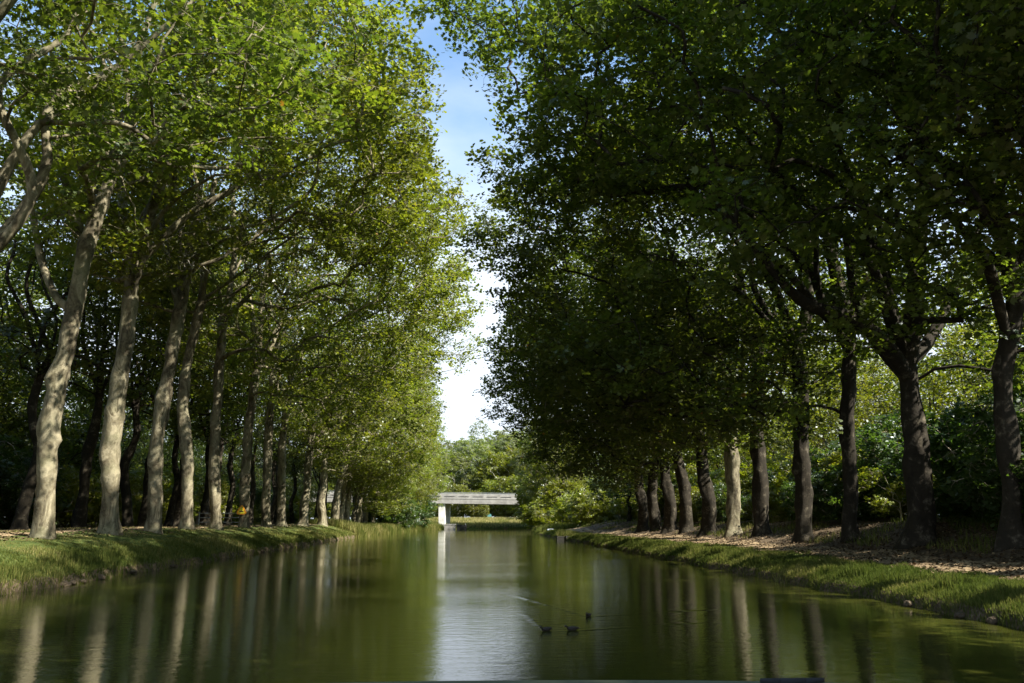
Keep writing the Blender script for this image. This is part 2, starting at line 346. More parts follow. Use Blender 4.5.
# ------------------------------------------------------------------ tree generator
LEAF10 = np.array([(0, 0), (.30, .10), (.52, .34), (.26, .44), (.42, .78), (.14, .66), (0, 1.05), (-.14, .66), (-.42, .78), (-.26, .44), (-.52, .34), (-.30, .10)], float)
LEAF6 = np.array([(0, 0), (.42, .28), (.30, .72), (0, 1.0), (-.30, .72), (-.42, .28)], float)
def leaves_mesh(name, rng, centers, per, size, mat, shape=LEAF6, spread=(.5, .5, .35), upbias=1.0, light=None):
    n = len(centers) * per
    C = np.repeat(centers, per, 0) + rng.normal(0, 1, (n, 3)) * np.array(spread) * .62
    nrm = rng.normal(0, .75, (n, 3)) + np.repeat(rng.normal(0, .95, (len(centers), 3)), per, 0); nrm[:, 2] = np.abs(nrm[:, 2]) + upbias; nrm /= np.linalg.norm(nrm, axis=1)[:, None]
    t = rng.normal(0, 1, (n, 3)); t -= (t * nrm).sum(1)[:, None] * nrm; t[:, 2] -= .25; t -= (t * nrm).sum(1)[:, None] * nrm; t /= np.linalg.norm(t, axis=1)[:, None]
    b = np.cross(nrm, t); s = size * rng.uniform(.45, 1.3, n)
    k = len(shape)
    V = C[:, None, :] + s[:, None, None] * (shape[None, :, 0, None] * b[:, None, :] + (shape[None, :, 1, None] - .4) * t[:, None, :])
    V = V + (-.35 * np.abs(shape[None, :, 0, None]) * s[:, None, None]) * nrm[:, None, :]     # blade folds down at the edges
    r = rng.uniform(0, 1, len(centers)).repeat(per) * .45 + rng.uniform(0, .5, n)
    r = np.where(rng.uniform(0, 1, n) < .001, 1.0, r)
    return mesh_np(name, V.reshape(-1, 3), np.arange(n * k), np.arange(n) * k, np.full(n, k), mat=mat, attrs={'rnd': ('FACE', r)})
def tubes_mesh(name, nodes, parent, rad, mat, knob=0.0, seed=0, flare=None):
    """skin a branching skeleton with one continuous tube per chain"""
    n = len(nodes); kids = [[] for _ in range(n)]; kr = random.Random(seed * 7 + 1)
    knots = [(kr.uniform(.8, 13), kr.uniform(0, 6.28), kr.uniform(.04, .12), kr.uniform(.12, .30)) for _ in range(16)]
    for i, p_ in enumerate(parent):
        if p_ >= 0: kids[p_].append(i)
    V = []; F = []; rs = random.Random(seed)
    stack = [(0, -1)]
    while stack:
        i, par = stack.pop(); chain = [par] if par >= 0 else []
        while True:
            chain.append(i)
            if not kids[i]: break
            ks = sorted(kids[i], key=lambda q: -rad[q])
            for q in ks[1:]: stack.append((q, i))
            i = ks[0]
        pts = nodes[chain]; rr = rad[chain].copy()
        if par >= 0: rr[0] = min(rr[0], rr[1] * 1.25)
        if len(pts) < 2: continue
        r0 = rr[min(1, len(rr) - 1)]; k = 16 if r0 > .3 else 9 if r0 > .12 else 6 if r0 > .05 else 4 if r0 > .02 else 3
        tan = np.gradient(pts, axis=0); tan /= np.linalg.norm(tan, axis=1)[:, None] + 1e-9
        u = np.cross(tan[0], (0, 1, .1)); u /= np.linalg.norm(u) + 1e-9
        base = len(V)
        for j in range(len(pts)):
            u = u - (u @ tan[j]) * tan[j]; u /= np.linalg.norm(u) + 1e-9; w = np.cross(tan[j], u)
            for q in range(k):
                a = 2 * math.pi * q / k; r_ = rr[j]
                if r_ > .12 and knob: r_ *= 1 + knob * float(vnoise(a * 1.3 + 3 * math.cos(a), pts[j][2] * 1.1, seed)) * 1.6
                if flare and par < 0 and pts[j][2] < flare: r_ *= 1 + .40 * (1 - max(pts[j][2], -0.3) / flare) ** 2.2 * (1 + .35 * math.sin(a * 3 + seed) + .2 * math.sin(a * 5 + 2 * seed))
                if knob and par < 0 and r_ > .2:
                    for kz, ka, kh, kw in knots:
                        dz_ = (pts[j][2] - kz) / kw
                        if abs(dz_) < 2: da = math.atan2(math.sin(a - ka), math.cos(a - ka)) / .5; r_ += kh * math.exp(-dz_ * dz_ - da * da)
                V.append(pts[j] + r_ * (math.cos(a) * u + math.sin(a) * w))
        for j in range(len(pts) - 1):
            for q in range(k):
                q2 = (q + 1) % k; F.append((base + j * k + q, base + j * k + q2, base + (j + 1) * k + q2, base + (j + 1) * k + q))
    return uniform_mesh(name, V, F, smooth=True, mat=mat)
def densify(pts, step):
    """Catmull-Rom through (x,y,z,r) control points"""
    pts = [np.array(p_, float) for p_ in pts]; P_ = [2 * pts[0] - pts[1]] + pts + [2 * pts[-1] - pts[-2]]; o = [pts[0]]
    for i in range(1, len(P_) - 2):
        n = max(1, int(round(np.linalg.norm(P_[i + 1][:3] - P_[i][:3]) / step)))
        for k in range(1, n + 1):
            t_ = k / n; a, b, c_, d_ = P_[i - 1], P_[i], P_[i + 1], P_[i + 2]
            o.append(.5 * (2 * b + (c_ - a) * t_ + (2 * a - 5 * b + 4 * c_ - d_) * t_ ** 2 + (3 * b - a - 3 * c_ + d_) * t_ ** 3))
    return o
def make_plane_tree(seed, trunk=None, limbs=None, ctr=(4.5, 0, 18), rad=(10.5, 5.0, 12), floor=(8, -.1), fork=None, nlimb=5,
                    nclump=400, per=17, sub=6, leaf=.23, mat='leaf', bark='bark', trunk_r=.5, gap=.0, shape=LEAF6, hollow=.45, clump=1.25, bend=.35, extra=()):
    """returns (trunk mesh, crown mesh); local origin at the foot, +x towards the canal"""
    rng = np.random.default_rng(seed)
    nodes = []; par = []; rmin = []
    def add_path(pts, parent0):
        p_ = parent0
        for q in pts:
            nodes.append(q[:3]); par.append(p_); rmin.append(q[3]); p_ = len(nodes) - 1
        return p_
    if trunk is None:
        fk = fork or rng.uniform(8, 11); lean = rng.uniform(-.02, .10)
        trunk = [(0, 0, -.5, trunk_r), (0, 0, .6, trunk_r)]
        for k in range(1, 5):
            z = fk * k / 4; trunk.append((lean * z + rng.normal(0, .16), rng.normal(0, .16), z, trunk_r * (1 - .09 * k)))
    tp = densify(trunk, .2)
    top = add_path(tp, -1); heads = []
    fz = trunk[-1]
    main = []
    for lim in (limbs or []):
        # limb: (index along the trunk 0..1, [points])
        k = int(lim[0] * (len(tp) - 1)); st = tp[k]
        main.append((k, densify([tuple(st[:3]) + (lim[1][0][3],)] + [tuple(q) for q in lim[1]], .6)[1:]))
    for j in range(nlimb):
        az = 2 * math.pi * (j + rng.uniform(-.25, .25)) / nlimb
        tgt = np.array(ctr) + np.array(rad) * np.array([math.cos(az) * .62, math.sin(az) * .6, rng.uniform(.15, .6)])
        k = len(tp) - 1 - int(rng.integers(0, max(1, len(tp) // 6))) if j else len(tp) - 1; st = np.array(tp[k][:3])
        n_ = 5; r0 = tp[k][3] * rng.uniform(.42, .62); pts = [tuple(st) + (r0,)]
        for q in range(1, n_ + 1):
            f_ = q / n_
            mid = st + (tgt - st) * f_; mid[2] = st[2] + (tgt[2] - st[2]) * (f_ ** .85)
            mid += rng.normal(0, bend, 3) * (1.4 if q < n_ else .5); pts.append(tuple(mid) + (r0 * (1 - .75 * f_),))
        main.append((k, densify(pts, .6)[1:]))
    for k, pts in main: add_path(pts, k)
    nmain = len(nodes)
    # clump centres
    cc = []; tries = 0
    ctr_ = np.array(ctr); rad_ = np.array(rad)
    while len(cc) < nclump and tries < nclump * 60:
        tries += 1
        q = rng.uniform(-1, 1, 3); rr = (np.abs(q) ** 2.4).sum() ** (1 / 2.4)
        if rr > 1 or rng.uniform() > hollow + (1 - hollow) * max(0, min(1, (rr - .5) / .4)): continue
        p_ = ctr_ + q * rad_
        if p_[2] < floor[0] + floor[1] * p_[0] + 1.2 * float(vnoise(p_[0] * .35 + seed, p_[1] * .35, seed)): continue
        g_ = float(vnoise(p_[0] * .38 + 9.1 * seed, p_[2] * .38 + p_[1] * .21, seed + 5))
        if g_ < -.16 + gap: continue
        if cc and np.min(((np.array(cc) - p_) ** 2).sum(1)) < (clump * .78) ** 2: continue
        cc.append(p_)
    for (ex, ey, ez, rx_, ry_, rz_, n_) in extra:
        k_ = 0; t_ = 0
        while k_ < n_ and t_ < n_ * 40:
            t_ += 1; q = rng.normal(0, 1, 3); q *= rng.uniform(.2, 1) ** .4 / np.linalg.norm(q); p_ = np.array([ex, ey, ez]) + q * np.array([rx_, ry_, rz_])
            if np.min(((np.array(cc) - p_) ** 2).sum(1)) < (clump * .7) ** 2: continue
            cc.append(p_); k_ += 1
    cc = np.array(cc); f0 = np.array(tp[-1][:3]); order = np.argsort(((cc - f0) ** 2).sum(1))
    NP = np.zeros((nmain + len(cc) * 8, 3)); NP[:nmain] = np.array(nodes); cnt = nmain; first = len(tp) // 2
    parL = list(par); rL = list(rmin)
    for ci in order:
        c_ = cc[ci]; d = NP[first:cnt] - c_; dist = (d ** 2).sum(1) ** .5 + np.clip(d[:, 2] + .3, 0, None) * .7
        k = first + int(np.argmin(dist)); a = NP[k].copy(); L = np.linalg.norm(c_ - a); n_ = int(min(7, max(2, round(L / .75)))); pk = k
        side = rng.normal(0, .12 * L, 3); side[2] = abs(side[2]) * .8
        for q in range(1, n_ + 1):
            f_ = q / n_; pt = a + (c_ - a) * f_ + side * math.sin(math.pi * f_) * .8 + rng.normal(0, .05, 3)
            NP[cnt] = pt; parL.append(pk); rL.append(0); pk = cnt; cnt += 1
    # little twigs inside each clump, leaves gather round their ends
    base_nodes = NP[:cnt]; tipsrc = cnt
    kk = np.array([sub] * len(cc)); sp = rng.normal(0, 1, (len(cc), sub, 3)); sp /= np.linalg.norm(sp, axis=2)[:, :, None]
    ln = rng.uniform(.35, 1.0, (len(cc), sub, 1)) * clump; ends = cc[:, None, :] + sp * ln * np.array([1, 1, .62]) + np.array([0, 0, -.12])
    # find node idx of clump centres
    idx = {}
    allN = list(base_nodes)
    d2 = {}
    cidx = []
    tipn = [i for i in range(nmain, cnt)]
    NB = base_nodes[nmain:cnt]
    for c_ in cc:
        cidx.append(nmain + int(np.argmin(((NB - c_) ** 2).sum(1))))
    for i in range(len(cc)):
        for j in range(sub):
            mid = (cc[i] + ends[i, j]) / 2 + rng.normal(0, .06, 3)
            allN.append(mid); parL.append(cidx[i]); rL.append(0); allN.append(ends[i, j]); parL.append(len(allN) - 2); rL.append(0)
    allN = np.array(allN); n = len(allN); parA = np.array(parL); r = np.zeros(n); e = 2.25; acc = np.zeros(n)
    for i in range(n - 1, -1, -1):
        r[i] = acc[i] ** (1 / e) if acc[i] > 0 else .007
        if parA[i] >= 0: acc[parA[i]] += r[i] ** e
    sc_ = 1.0
    r = r * 1.0; rm = np.array(rL)
    r = np.where(rm > 0, rm, np.minimum(r, .16))
    tm = tubes_mesh('trunk', allN, parL, r, M[bark], knob=.32, seed=seed, flare=1.1)
    lm = leaves_mesh('crown', rng, ends.reshape(-1, 3), per, leaf, M[mat], shape, spread=(.33 * clump, .33 * clump, .20 * clump))
    return tm, lm
def tree_obj(name, meshes, loc, rz=0, sc=1.0, label=None, cat='tree', group=None):
    r_ = empty(name, loc, rz); r_.scale = (sc,) * 3 if not isinstance(sc, tuple) else sc
    link('trunk', meshes[0], None, r_); link('crown', meshes[1], None, r_)
    tag(r_, label, cat, group); return r_
def gz(x, y): return float(H(np.array([x]), np.array([y]))[0])
exec_order = []
ORD = 'first second third fourth fifth sixth seventh eighth ninth tenth eleventh twelfth thirteenth fourteenth fifteenth sixteenth seventeenth eighteenth nineteenth twentieth'.split()
def place_row_depth(px, xrow):
    """depth at which a tree of the row at x = xrow shows at column px on the ground line"""
    lo, hi = 5, 400
    for _ in range(50):
        mdl = (lo + hi) / 2
        d = CM.transposed() @ (Vector((xrow, mdl, 1.3)) - EYE)
        q = 512 + d.x / -d.z * FPX
        if (xrow < 0 and q < px) or (xrow > 0 and q > px): lo = mdl
        else: hi = mdl
    return mdl
XL, XR = -16.3, 16.4
def traced(px_list, Yt, xbase, ybase, zb, mirror):
    """pixel-measured trunk line -> local metres of the tree (canal side is +x)"""
    o = []
    for (px, py, r_, dy) in px_list:
        w = P(px, py, Yt + dy); s_ = -1 if mirror else 1
        o.append(((w.x - xbase) * s_, (w.y - ybase) * s_, w.z - zb, r_))
    return o
GL = 'plane trees lining the left bank'; GR = 'plane trees lining the right bank'
# --- left bank, the traced near trunks
LT = [  # base px, trunk trace, limb traces, kwargs
    (42, [(48, 440, .47, 0), (57, 385, .45, 0), (70, 330, .44, 0), (80, 280, .41, 0), (90, 235, .38, 0), (110, 180, .33, .3)],
     [(.62, [(58, 300, .17, 0), (42, 262, .15, .5), (30, 200, .12, 1), (14, 150, .09, 1)]), (.8, [(75, 215, .2, 1), (55, 140, .15, 2), (48, 70, .1, 3)]),
      (1, [(135, 110, .24, 0), (160, 60, .18, -1), (210, 20, .12, -2)]), (1, [(112, 120, .2, 1.5), (100, 50, .15, 2)])]),
    (108, [(111, 440, .50, 0), (119, 385, .47, 0), (127, 330, .45, 0), (133, 268, .42, 0)],
     [(1, [(124, 225, .24, .5), (120, 180, .2, 1), (105, 120, .15, 1), (80, 60, .1, 1)]), (1, [(146, 225, .27, 0), (160, 185, .22, -.5), (185, 130, .17, -1), (205, 60, .12, -2), (240, 20, .08, -3)]),
      (.85, [(150, 235, .13, -1), (175, 200, .1, -2), (215, 175, .07, -4)])]),
    (152, [(157, 440, .46, 0), (166, 385, .43, 0), (175, 335, .40, 0), (183, 290, .37, 0)],
     [(1, [(192, 230, .24, 0), (200, 180, .2, 0), (215, 110, .15, -1)]), (.9, [(165, 240, .18, 1), (155, 190, .14, 1.5)])]),
    (186, [(187, 460, .42, 0), (183, 400, .40, 0), (190, 350, .36, 0), (202, 300, .3, 0)], [(1, [(205, 240, .2, 1), (215, 180, .15, 1)])]),
    (215, [(214, 450, .42, 0), (218, 390, .39, 0), (222, 330, .36, 0), (228, 300, .33, 0)], [(1, [(235, 250, .2, 0), (232, 190, .15, 0)])]),
    (243, [(247, 450, .44, 0), (252, 400, .40, 0), (258, 360, .37, 0)], [(1, [(262, 300, .25, 0), (270, 250, .18, -.5)]), (1, [(250, 300, .2, 1), (245, 240, .14, 1)])]),
    (265, [(268, 450, .42, 0), (272, 390, .38, 0), (276, 350, .33, 0)], []),
    (281, [(282, 450, .42, 0), (288, 400, .38, 0), (295, 350, .33, 0)], []),
]
LABL = ['pale dappled plane tree standing leftmost on the left bank, trunk curving right',
        'tall straight plane tree, second from the left on the bank, forking high in a Y',
        'plane tree with pale slanting trunk, third front trunk on the left bank',
        'slimmer shaded plane tree just right of the third pale trunk on the left bank',
        'straight mottled plane tree left of the one carrying the orange sign',
        'plane tree carrying the orange triangular sign on its trunk',
        'plane tree with a half shaded trunk just right of the orange sign',
        'plane tree with a bright upper trunk, second to the right of the signed one']
tree_sign_pos = None
LEX = {3: [(14.2, 0, 20.5, 2.8, 3, 2.5, 22)], 4: [(13.6, 0, 21.5, 2.8, 3, 2.5, 20), (13.8, 0, 17, 3, 3, 3, 22)], 5: [(14.8, 0, 19, 3.0, 3, 3.2, 26), (9, 0, 8.5, 4, 4, 2.5, 20)], 6: [(15.2, 0, 20, 2.6, 3, 3.5, 24)], 7: [(15, 0, 17.5, 2.8, 3, 3, 24), (10, 0, 8, 4, 4, 2.5, 20)]}
REX = {1: [(12, 0, 21, 3, 3, 2.5, 20)], 2: [(13.4, 0, 22.5, 3.2, 3, 2.4, 26), (16.2, 0, 24.2, 2.4, 2.5, 1.3, 14)], 3: [(12.5, 0, 19.5, 3.2, 3, 2.8, 26)], 4: [(13.2, 0, 17.5, 2.8, 3, 2.5, 24)], 5: [(13.2, 0, 18.5, 2.8, 3, 2.5, 24)]}
for i, (px, tr_, lm_) in enumerate(LT):
    Yt = place_row_depth(px, XL); zb = gz(XL, Yt)
    tr_ = [(a_, b_, r_ * .80, d_) for a_, b_, r_, d_ in tr_]
    tl = [(0, 0, -.5, tr_[0][2] * 1.04), (0, 0, .5, tr_[0][2] * 1.02)] + traced(tr_, Yt, XL, Yt, zb, False)
    ll = [(f_, traced(q, Yt, XL, Yt, zb, False)) for f_, q in lm_]
    near = i < 4
    ms_ = make_plane_tree(100 + i, tl, ll, ctr=(4.2, 0, 20 if near else 19), rad=(10.3 if near else 10.8, 4.8, 10.0 if near else 12), floor=(12.5 if near else 9.5, .40 if near else -.05), hollow=.3 if near else .45,
                          nlimb=3 if near else 4, nclump=330, per=15 if near else 13, gap=.08, shape=LEAF10 if near else LEAF6, leaf=.215, extra=LEX.get(i, ()), mat='leaf_sunlit')
    tree_obj('plane_tree', ms_, (XL, Yt, zb), 0, 1, LABL[i], group=GL)
    if i == 5: tree_sign_pos = (XL, Yt, zb)
def twig_mesh(seed, starts, n, ln, fall):
    rg = np.random.default_rng(seed); nodes = []; par = []; rad = []
    V = []; F = []
    for q in range(n):
        p_ = np.array(starts[q % len(starts)], float) + rg.normal(0, .35, 3); d = rg.normal(0, 1, 3); d[2] = abs(d[2]) * .5; d /= np.linalg.norm(d)
        r_ = rg.uniform(.012, .030); L_ = rg.uniform(.5, 1.0) * ln; prev = p_; k = 9; pts = [p_]
        for j in range(k):
            d = d + np.array([0, 0, -fall]) + rg.normal(0, .28, 3); d /= np.linalg.norm(d); prev = prev + d * L_ / k; pts.append(prev)
        b = len(V)
        for j, pt in enumerate(pts):
            rr = r_ * (1 - .8 * j / k)
            for a_ in (0, 2.09, 4.19): V.append(pt + rr * np.array([math.cos(a_), math.sin(a_), .3 * math.sin(a_ * 2)]))
        for j in range(k):
            for a_ in range(3): a2 = (a_ + 1) % 3; F.append((b + j * 3 + a_, b + j * 3 + a2, b + j * 3 + 3 + a2, b + j * 3 + 3 + a_))
    return uniform_mesh('dead_twigs', V, F, mat=M['bark_pale'])
third = [o for o in S.objects if o.get('label') == LABL[2]][0]
st_ = []
for (px, py) in ((175, 150), (190, 185), (200, 150), (170, 235), (205, 215), (185, 260)):
    w = P(px, py, third.location.y - 3.5); st_.append(w - third.location)
link('dead_twigs', twig_mesh(3, st_, 110, 2.6, .16), None, third)
# --- generic variants
VARR = [make_plane_tree(310 + k, extra=[(11.5, 0, 14.5, 3.4, 3, 3, 22)] if k == 2 else [(5, 0, 5.5, 4, 3.5, 1.5, 14)], floor=(5.5, -.1), ctr=(4.0, 0, 15.3), rad=(9.3, 5.0, 9.8), nclump=370, per=13, gap=.0, fork=8 + k, bark='bark_shaded') for k in range(3)]
VAR = [make_plane_tree(300 + k, mat='leaf_sunlit', floor=(6.2, -.22), ctr=(4.0, 0, 16.5), rad=(9.3, 5.0, 10.8), nclump=340, per=12, gap=.05, fork=8 + k) for k in range(4)]
LOWV = [make_plane_tree(330 + k, mat='leaf_sunlit', floor=(2.6, -.1), ctr=(2.6, 0, 13.5), rad=(7.6, 5.2, 11), nclump=360, per=13, fork=6) for k in range(2)]
rnd = random.Random(5)
def put(kind, ms_, x, y, rz, sc, label, group):
    return tree_obj(kind, ms_, (x, y, gz(x, y) - .05), rz, sc, label, 'tree', group)
px_l = [303, 322, 334, 346, 354, 362, 369]
lab_l = ['slender dark plane tree standing alone between the bright trunks and the stout pale pair', 'stout pale plane tree, left one of the pair where the left path ends', 'stout pale plane tree, right one of the pair where the left path ends',
         'plane tree with dark trunk just right of the stout pale pair', 'plane tree with short shaded trunk, second right of the stout pale pair', 'plane tree with short shaded trunk, third right of the stout pale pair', 'last plane tree before the left bank drops to reeds']
for i, px in enumerate(px_l):
    Yt = place_row_depth(px, XL); put('plane_tree', VAR[i % 4], XL, Yt, rnd.uniform(-.2, .2), rnd.uniform(.95, 1.05), lab_l[i], GL)
# trees before the first trunk (their limbs hang into the top left of the view)
for i, y in enumerate((27.2, 21.5, 16)):
    ms_ = make_plane_tree(140 + i, None, None, ctr=(3.4, 0, 20), rad=(9, 4.6, 10), floor=(12.5, .15), nclump=230, per=14, gap=.1, shape=LEAF10, leaf=.21, fork=9)
    put('plane_tree', ms_, XL, y, 0, 1, ['plane tree beyond the left edge whose pale limbs cross the top left corner', 'plane tree out of sight on the left whose twigs hang at the top edge', 'nearest plane tree of the left bank, out of sight'][i], GL)
y = 118
k = 0
while y < 182:
    x = float(xc(y)) - 16.3 - .02 * (y - 118)
    put('plane_tree', (LOWV if y > 128 else VAR)[k % 2], x, y, rnd.uniform(-.3, .3), rnd.uniform(.85, .98), 'yellow green plane tree with low hanging crown above the reeds, left of the bridge', GL); y += 7.2; k += 1
# second row on the left
px2 = [(78, 'dark trunked plane tree standing behind, between the first and second trunks'), (126, 'thin dark plane tree behind the second trunk on the left bank'), (143, 'dark plane tree behind, just left of the third pale trunk'),
       (178, 'shaded plane tree in the back row behind the third pale trunk'), (203, 'back row plane tree glimpsed left of the mottled trunk'), (20, 'dark back row plane tree left of the first pale trunk')]
BACKV = [make_plane_tree(360 + k, floor=(9, -.05), ctr=(0, 0, 18), rad=(7.5, 5.5, 11), nclump=210, per=13, fork=9, trunk_r=.38, bark='bark_shaded') for k in range(2)]
for i, (px, lb) in enumerate(px2):
    xx = -24.5 + rnd.uniform(-.6, .6); put('plane_tree', BACKV[i % 2], xx, place_row_depth(px, xx), rnd.uniform(0, 6), 1, lb, 'plane trees of the back row on the left bank')
y = 80
while y < 175:
    put('plane_tree', BACKV[k % 2], -25.5 + float(xc(y)) + rnd.uniform(-1, 1), y, rnd.uniform(0, 6), rnd.uniform(.85, 1), 'back row plane tree hidden in the merged crowns of the left bank', 'plane trees of the back row on the left bank'); y += 9; k += 1
# --- right bank, traced
RT = [
    (1013, [(1012, 500, .42, 0), (1008, 440, .41, 0), (1002, 390, .39, 0), (1010, 330, .36, 0), (1018, 270, .32, 0)],
     [(.9, [(1000, 225, .27, 0), (975, 178, .22, -.5), (940, 160, .16, -1), (900, 120, .1, -1.5)]), (1, [(1035, 200, .25, 0), (1020, 120, .2, 0), (990, 60, .14, 0)]), (.75, [(985, 262, .17, -1), (955, 222, .12, -1.5)])]),
    (921, [(920, 500, .60, 0), (915, 450, .57, 0), (911, 400, .50, 0), (907, 365, .48, 0)],
     [(.93, [(885, 345, .3, -.5), (850, 318, .26, -1), (800, 300, .2, -2), (745, 235, .13, -3), (715, 200, .08, -4)]), (1, [(915, 300, .34, 0), (918, 230, .3, 0), (925, 165, .24, 0), (905, 110, .18, 0), (870, 75, .12, 0)]),
      (1, [(935, 330, .22, 1), (965, 260, .18, 2), (1000, 180, .12, 3)]), (.9, [(880, 350, .16, 1), (855, 300, .15, 1), (845, 230, .12, 1)])]),
    (851, [(850, 490, .44, 0), (847, 430, .42, 0), (849, 370, .40, 0), (850, 325, .38, 0)],
     [(1, [(838, 285, .25, 0), (825, 215, .2, 0), (832, 150, .14, 0)]), (1, [(868, 270, .24, .5), (865, 200, .2, .5), (870, 130, .13, 1)]), (.9, [(820, 310, .18, -1), (780, 265, .13, -2), (730, 225, .08, -3)])]),
    (803, [(803, 480, .48, 0), (800, 430, .46, 0), (801, 385, .46, 0), (795, 350, .42, 0)], [(1, [(780, 300, .22, 0), (755, 250, .16, -1)]), (1, [(808, 300, .26, 0), (806, 240, .2, 0), (790, 180, .14, 0)])]),
    (761, [(760, 480, .50, 0), (756, 430, .47, 0), (757, 380, .42, 0), (760, 345, .38, 0)], [(1, [(745, 300, .2, 0), (735, 250, .15, 0)])]),
    (733, [(733, 480, .52, 0), (731, 440, .50, 0), (733, 405, .44, 0)], [(1, [(722, 360, .24, 0), (715, 310, .18, 0)]), (1, [(742, 360, .24, 0), (748, 300, .18, 0)])]),
]
LABR = ['plane tree rightmost on the bank, its pale limb arching in from the right edge', 'massive dark plane tree with swollen trunk and a long limb reaching left',
        'straight dark plane tree just left of the massive swollen one', 'plane tree with a knotted forked trunk, second left of the massive one', 'rough plane tree standing just right of the brightly lit trunk', 'plane tree whose pale lower trunk is brightly lit by the sun']
for i, (px, tr_, lm_) in enumerate(RT):
    Yt = place_row_depth(px, XR); zb = gz(XR, Yt)
    tr_ = [(a_, b_, r_ * (.72 if i < 3 else .78), d_) for a_, b_, r_, d_ in tr_]
    tl = [(0, 0, -.5, tr_[0][2] * 1.05), (0, 0, .5, tr_[0][2] * 1.03)] + traced(tr_, Yt, XR, Yt, zb, True)
    ll = [(f_, traced(q, Yt, XR, Yt, zb, True)) for f_, q in lm_]
    ms_ = make_plane_tree(200 + i, tl, ll, ctr=(4.0, 0, 16 if i < 3 else 15), rad=(9.9, 4.8, 9.8 if i < 3 else 9), floor=(8.5 if i < 3 else 6, .50 if i < 3 else .05), hollow=.22 if i < 3 else .4, nlimb=4 if i < 3 else 3, nclump=350 if i < 3 else 380, per=16, gap=.06 if i < 3 else .0, shape=LEAF10 if i < 3 else LEAF6, bark='bark' if i == 5 else 'bark_shaded', leaf=.215, extra=REX.get(i, []) + ([(3.5, 1.5, 6.2, 3.5, 2.8, 1.6, 16), (9, 0, 8.5, 3.5, 3, 2, 14)] if i >= 2 else [(8, 2, 9.5, 3, 2, 1.2, 8), (-3.5, 0, 8.5, 4, 3, 3, 34), (2, 2.5, 8.2, 2.5, 2, 1.6, 8)]))  # the sunlit trunk keeps the lighter bark, the rest take the shaded copy
    tree_obj('plane_tree', ms_, (XR, Yt, zb), math.pi, 1, LABR[i], group=GR)
NEARV = [make_plane_tree(370 + k, ctr=(.6, 0, 17.5), rad=(6.8, 4.9, 10), floor=(8, .1), nclump=380, per=15, fork=8, shape=LEAF10, leaf=.21, bark='bark_shaded') for k in range(2)]
for i, y in enumerate((20, 15, 9.8, 4.6, -.5, -6, -11)):  # unseen trees continuing the row, added to shade the crowns and water
    put('plane_tree', NEARV[i % 2] if i < 4 else VARR[i % 3], XR, y, math.pi + rnd.uniform(-.2, .2), 1.0 if i < 4 else .92, 'plane tree of the right bank out of sight beside the boat and added for its shade, ' + ORD[i] + ' back', GR)
px_r = [709, 686, 670, 655, 643]
lab_r = ['plane tree with a lit foot just left of the brightest right bank trunk', 'dark stout plane tree, third from last before the sunny gap in the right path', 'plane tree with lit foot, second right of the slim pale trunk by the path',
         'leaning plane tree next to the slim pale trunk by the sunny path', 'slim pale plane tree where the sunny path meets the right bank']
for i, px in enumerate(px_r):
    Yt = place_row_depth(px, XR); put('plane_tree', VARR[(2, 0, 2, 1, 2)[i]], XR, Yt, math.pi + rnd.uniform(-.2, .2), (1, 1, rnd.uniform(.82, .92)), lab_r[i], GR)
y = 152; k = 0
while y < 180:
    x = float(xc(y)) + 16.2
    put('plane_tree', (LOWV if y > 118 else VARR)[k % 2], x, y, math.pi + rnd.uniform(-.3, .3), rnd.uniform(.84, .95), 'dark plane tree of the far right bank, its trunk lost behind other crowns', GR); y += 6.3; k += 1

# ------------------------------------------------------------------ bushes and background trees
def make_bush(seed, r=2.2, h=3.2, mat='leaf_dark', leaf=.16, n=80, per=26, sub=6):
    return make_plane_tree(seed, trunk=[(0, 0, -.3, .09), (0.05, 0, .3, .08), (.1, .05, h * .3, .06)], ctr=(0, 0, h * .52), rad=(r, r, h * .5), floor=(.1, 0), nlimb=4,
                           nclump=n, per=per, sub=sub, leaf=leaf, mat=mat, bark='twig', hollow=.3, clump=.75, bend=.12)
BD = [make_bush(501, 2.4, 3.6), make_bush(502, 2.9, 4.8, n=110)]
BB = [make_bush(511, 2.3, 3.4, 'leaf_lit'), make_bush(512, 2.8, 5.0, 'leaf_lit', n=110)]
def bush(v, x, y, sc, label, group, name='shrub', rz=None):
    return tree_obj(name, v, (x, y, gz(x, y) - .05), rnd.uniform(0, 6) if rz is None else rz, sc, label, 'shrub', group)
i = 0
for y in np.arange(34, 150, 3.6):
    v = BD[i % 2] if rnd.random() < .35 else BB[i % 2]
    bush(v, -30 - rnd.uniform(0, 3) + float(xc(y)), y + rnd.uniform(-1, 1), rnd.uniform(.9, 1.4), 'leafy green shrub in the undergrowth behind the left bank trunks', 'shrubs behind the left bank'); i += 1
for y in np.arange(20, 150, 3.0):
    v = BB[i % 2] if (rnd.random() < .6 and y > 33) else BD[i % 2]
    bush(v, 22.5 + rnd.uniform(0, 3.5) + float(xc(y)), y + rnd.uniform(-1, 1), rnd.uniform(.85, 1.3), 'leafy shrub on the slope behind the right bank trunks', 'shrubs behind the right bank'); i += 1
for x_, y_, s_, lb in ((19.2, 27.3, .95, 'dark shrub filling the space right of the massive swollen trunk'), (18.6, 24.4, .75, 'dark low shrub at the foot of the rightmost plane tree'), (20.5, 33, .9, 'dark shrub left of the massive swollen trunk'), (20.2, 22.4, 1.0, 'dark shrub at the right edge behind the rightmost trunk'), (21, 30, 1.1, 'tall dark shrub behind the massive swollen trunk')):
    bush(BD[i % 2], x_, y_, s_, lb, 'dark shrubs between the near right trunks'); i += 1
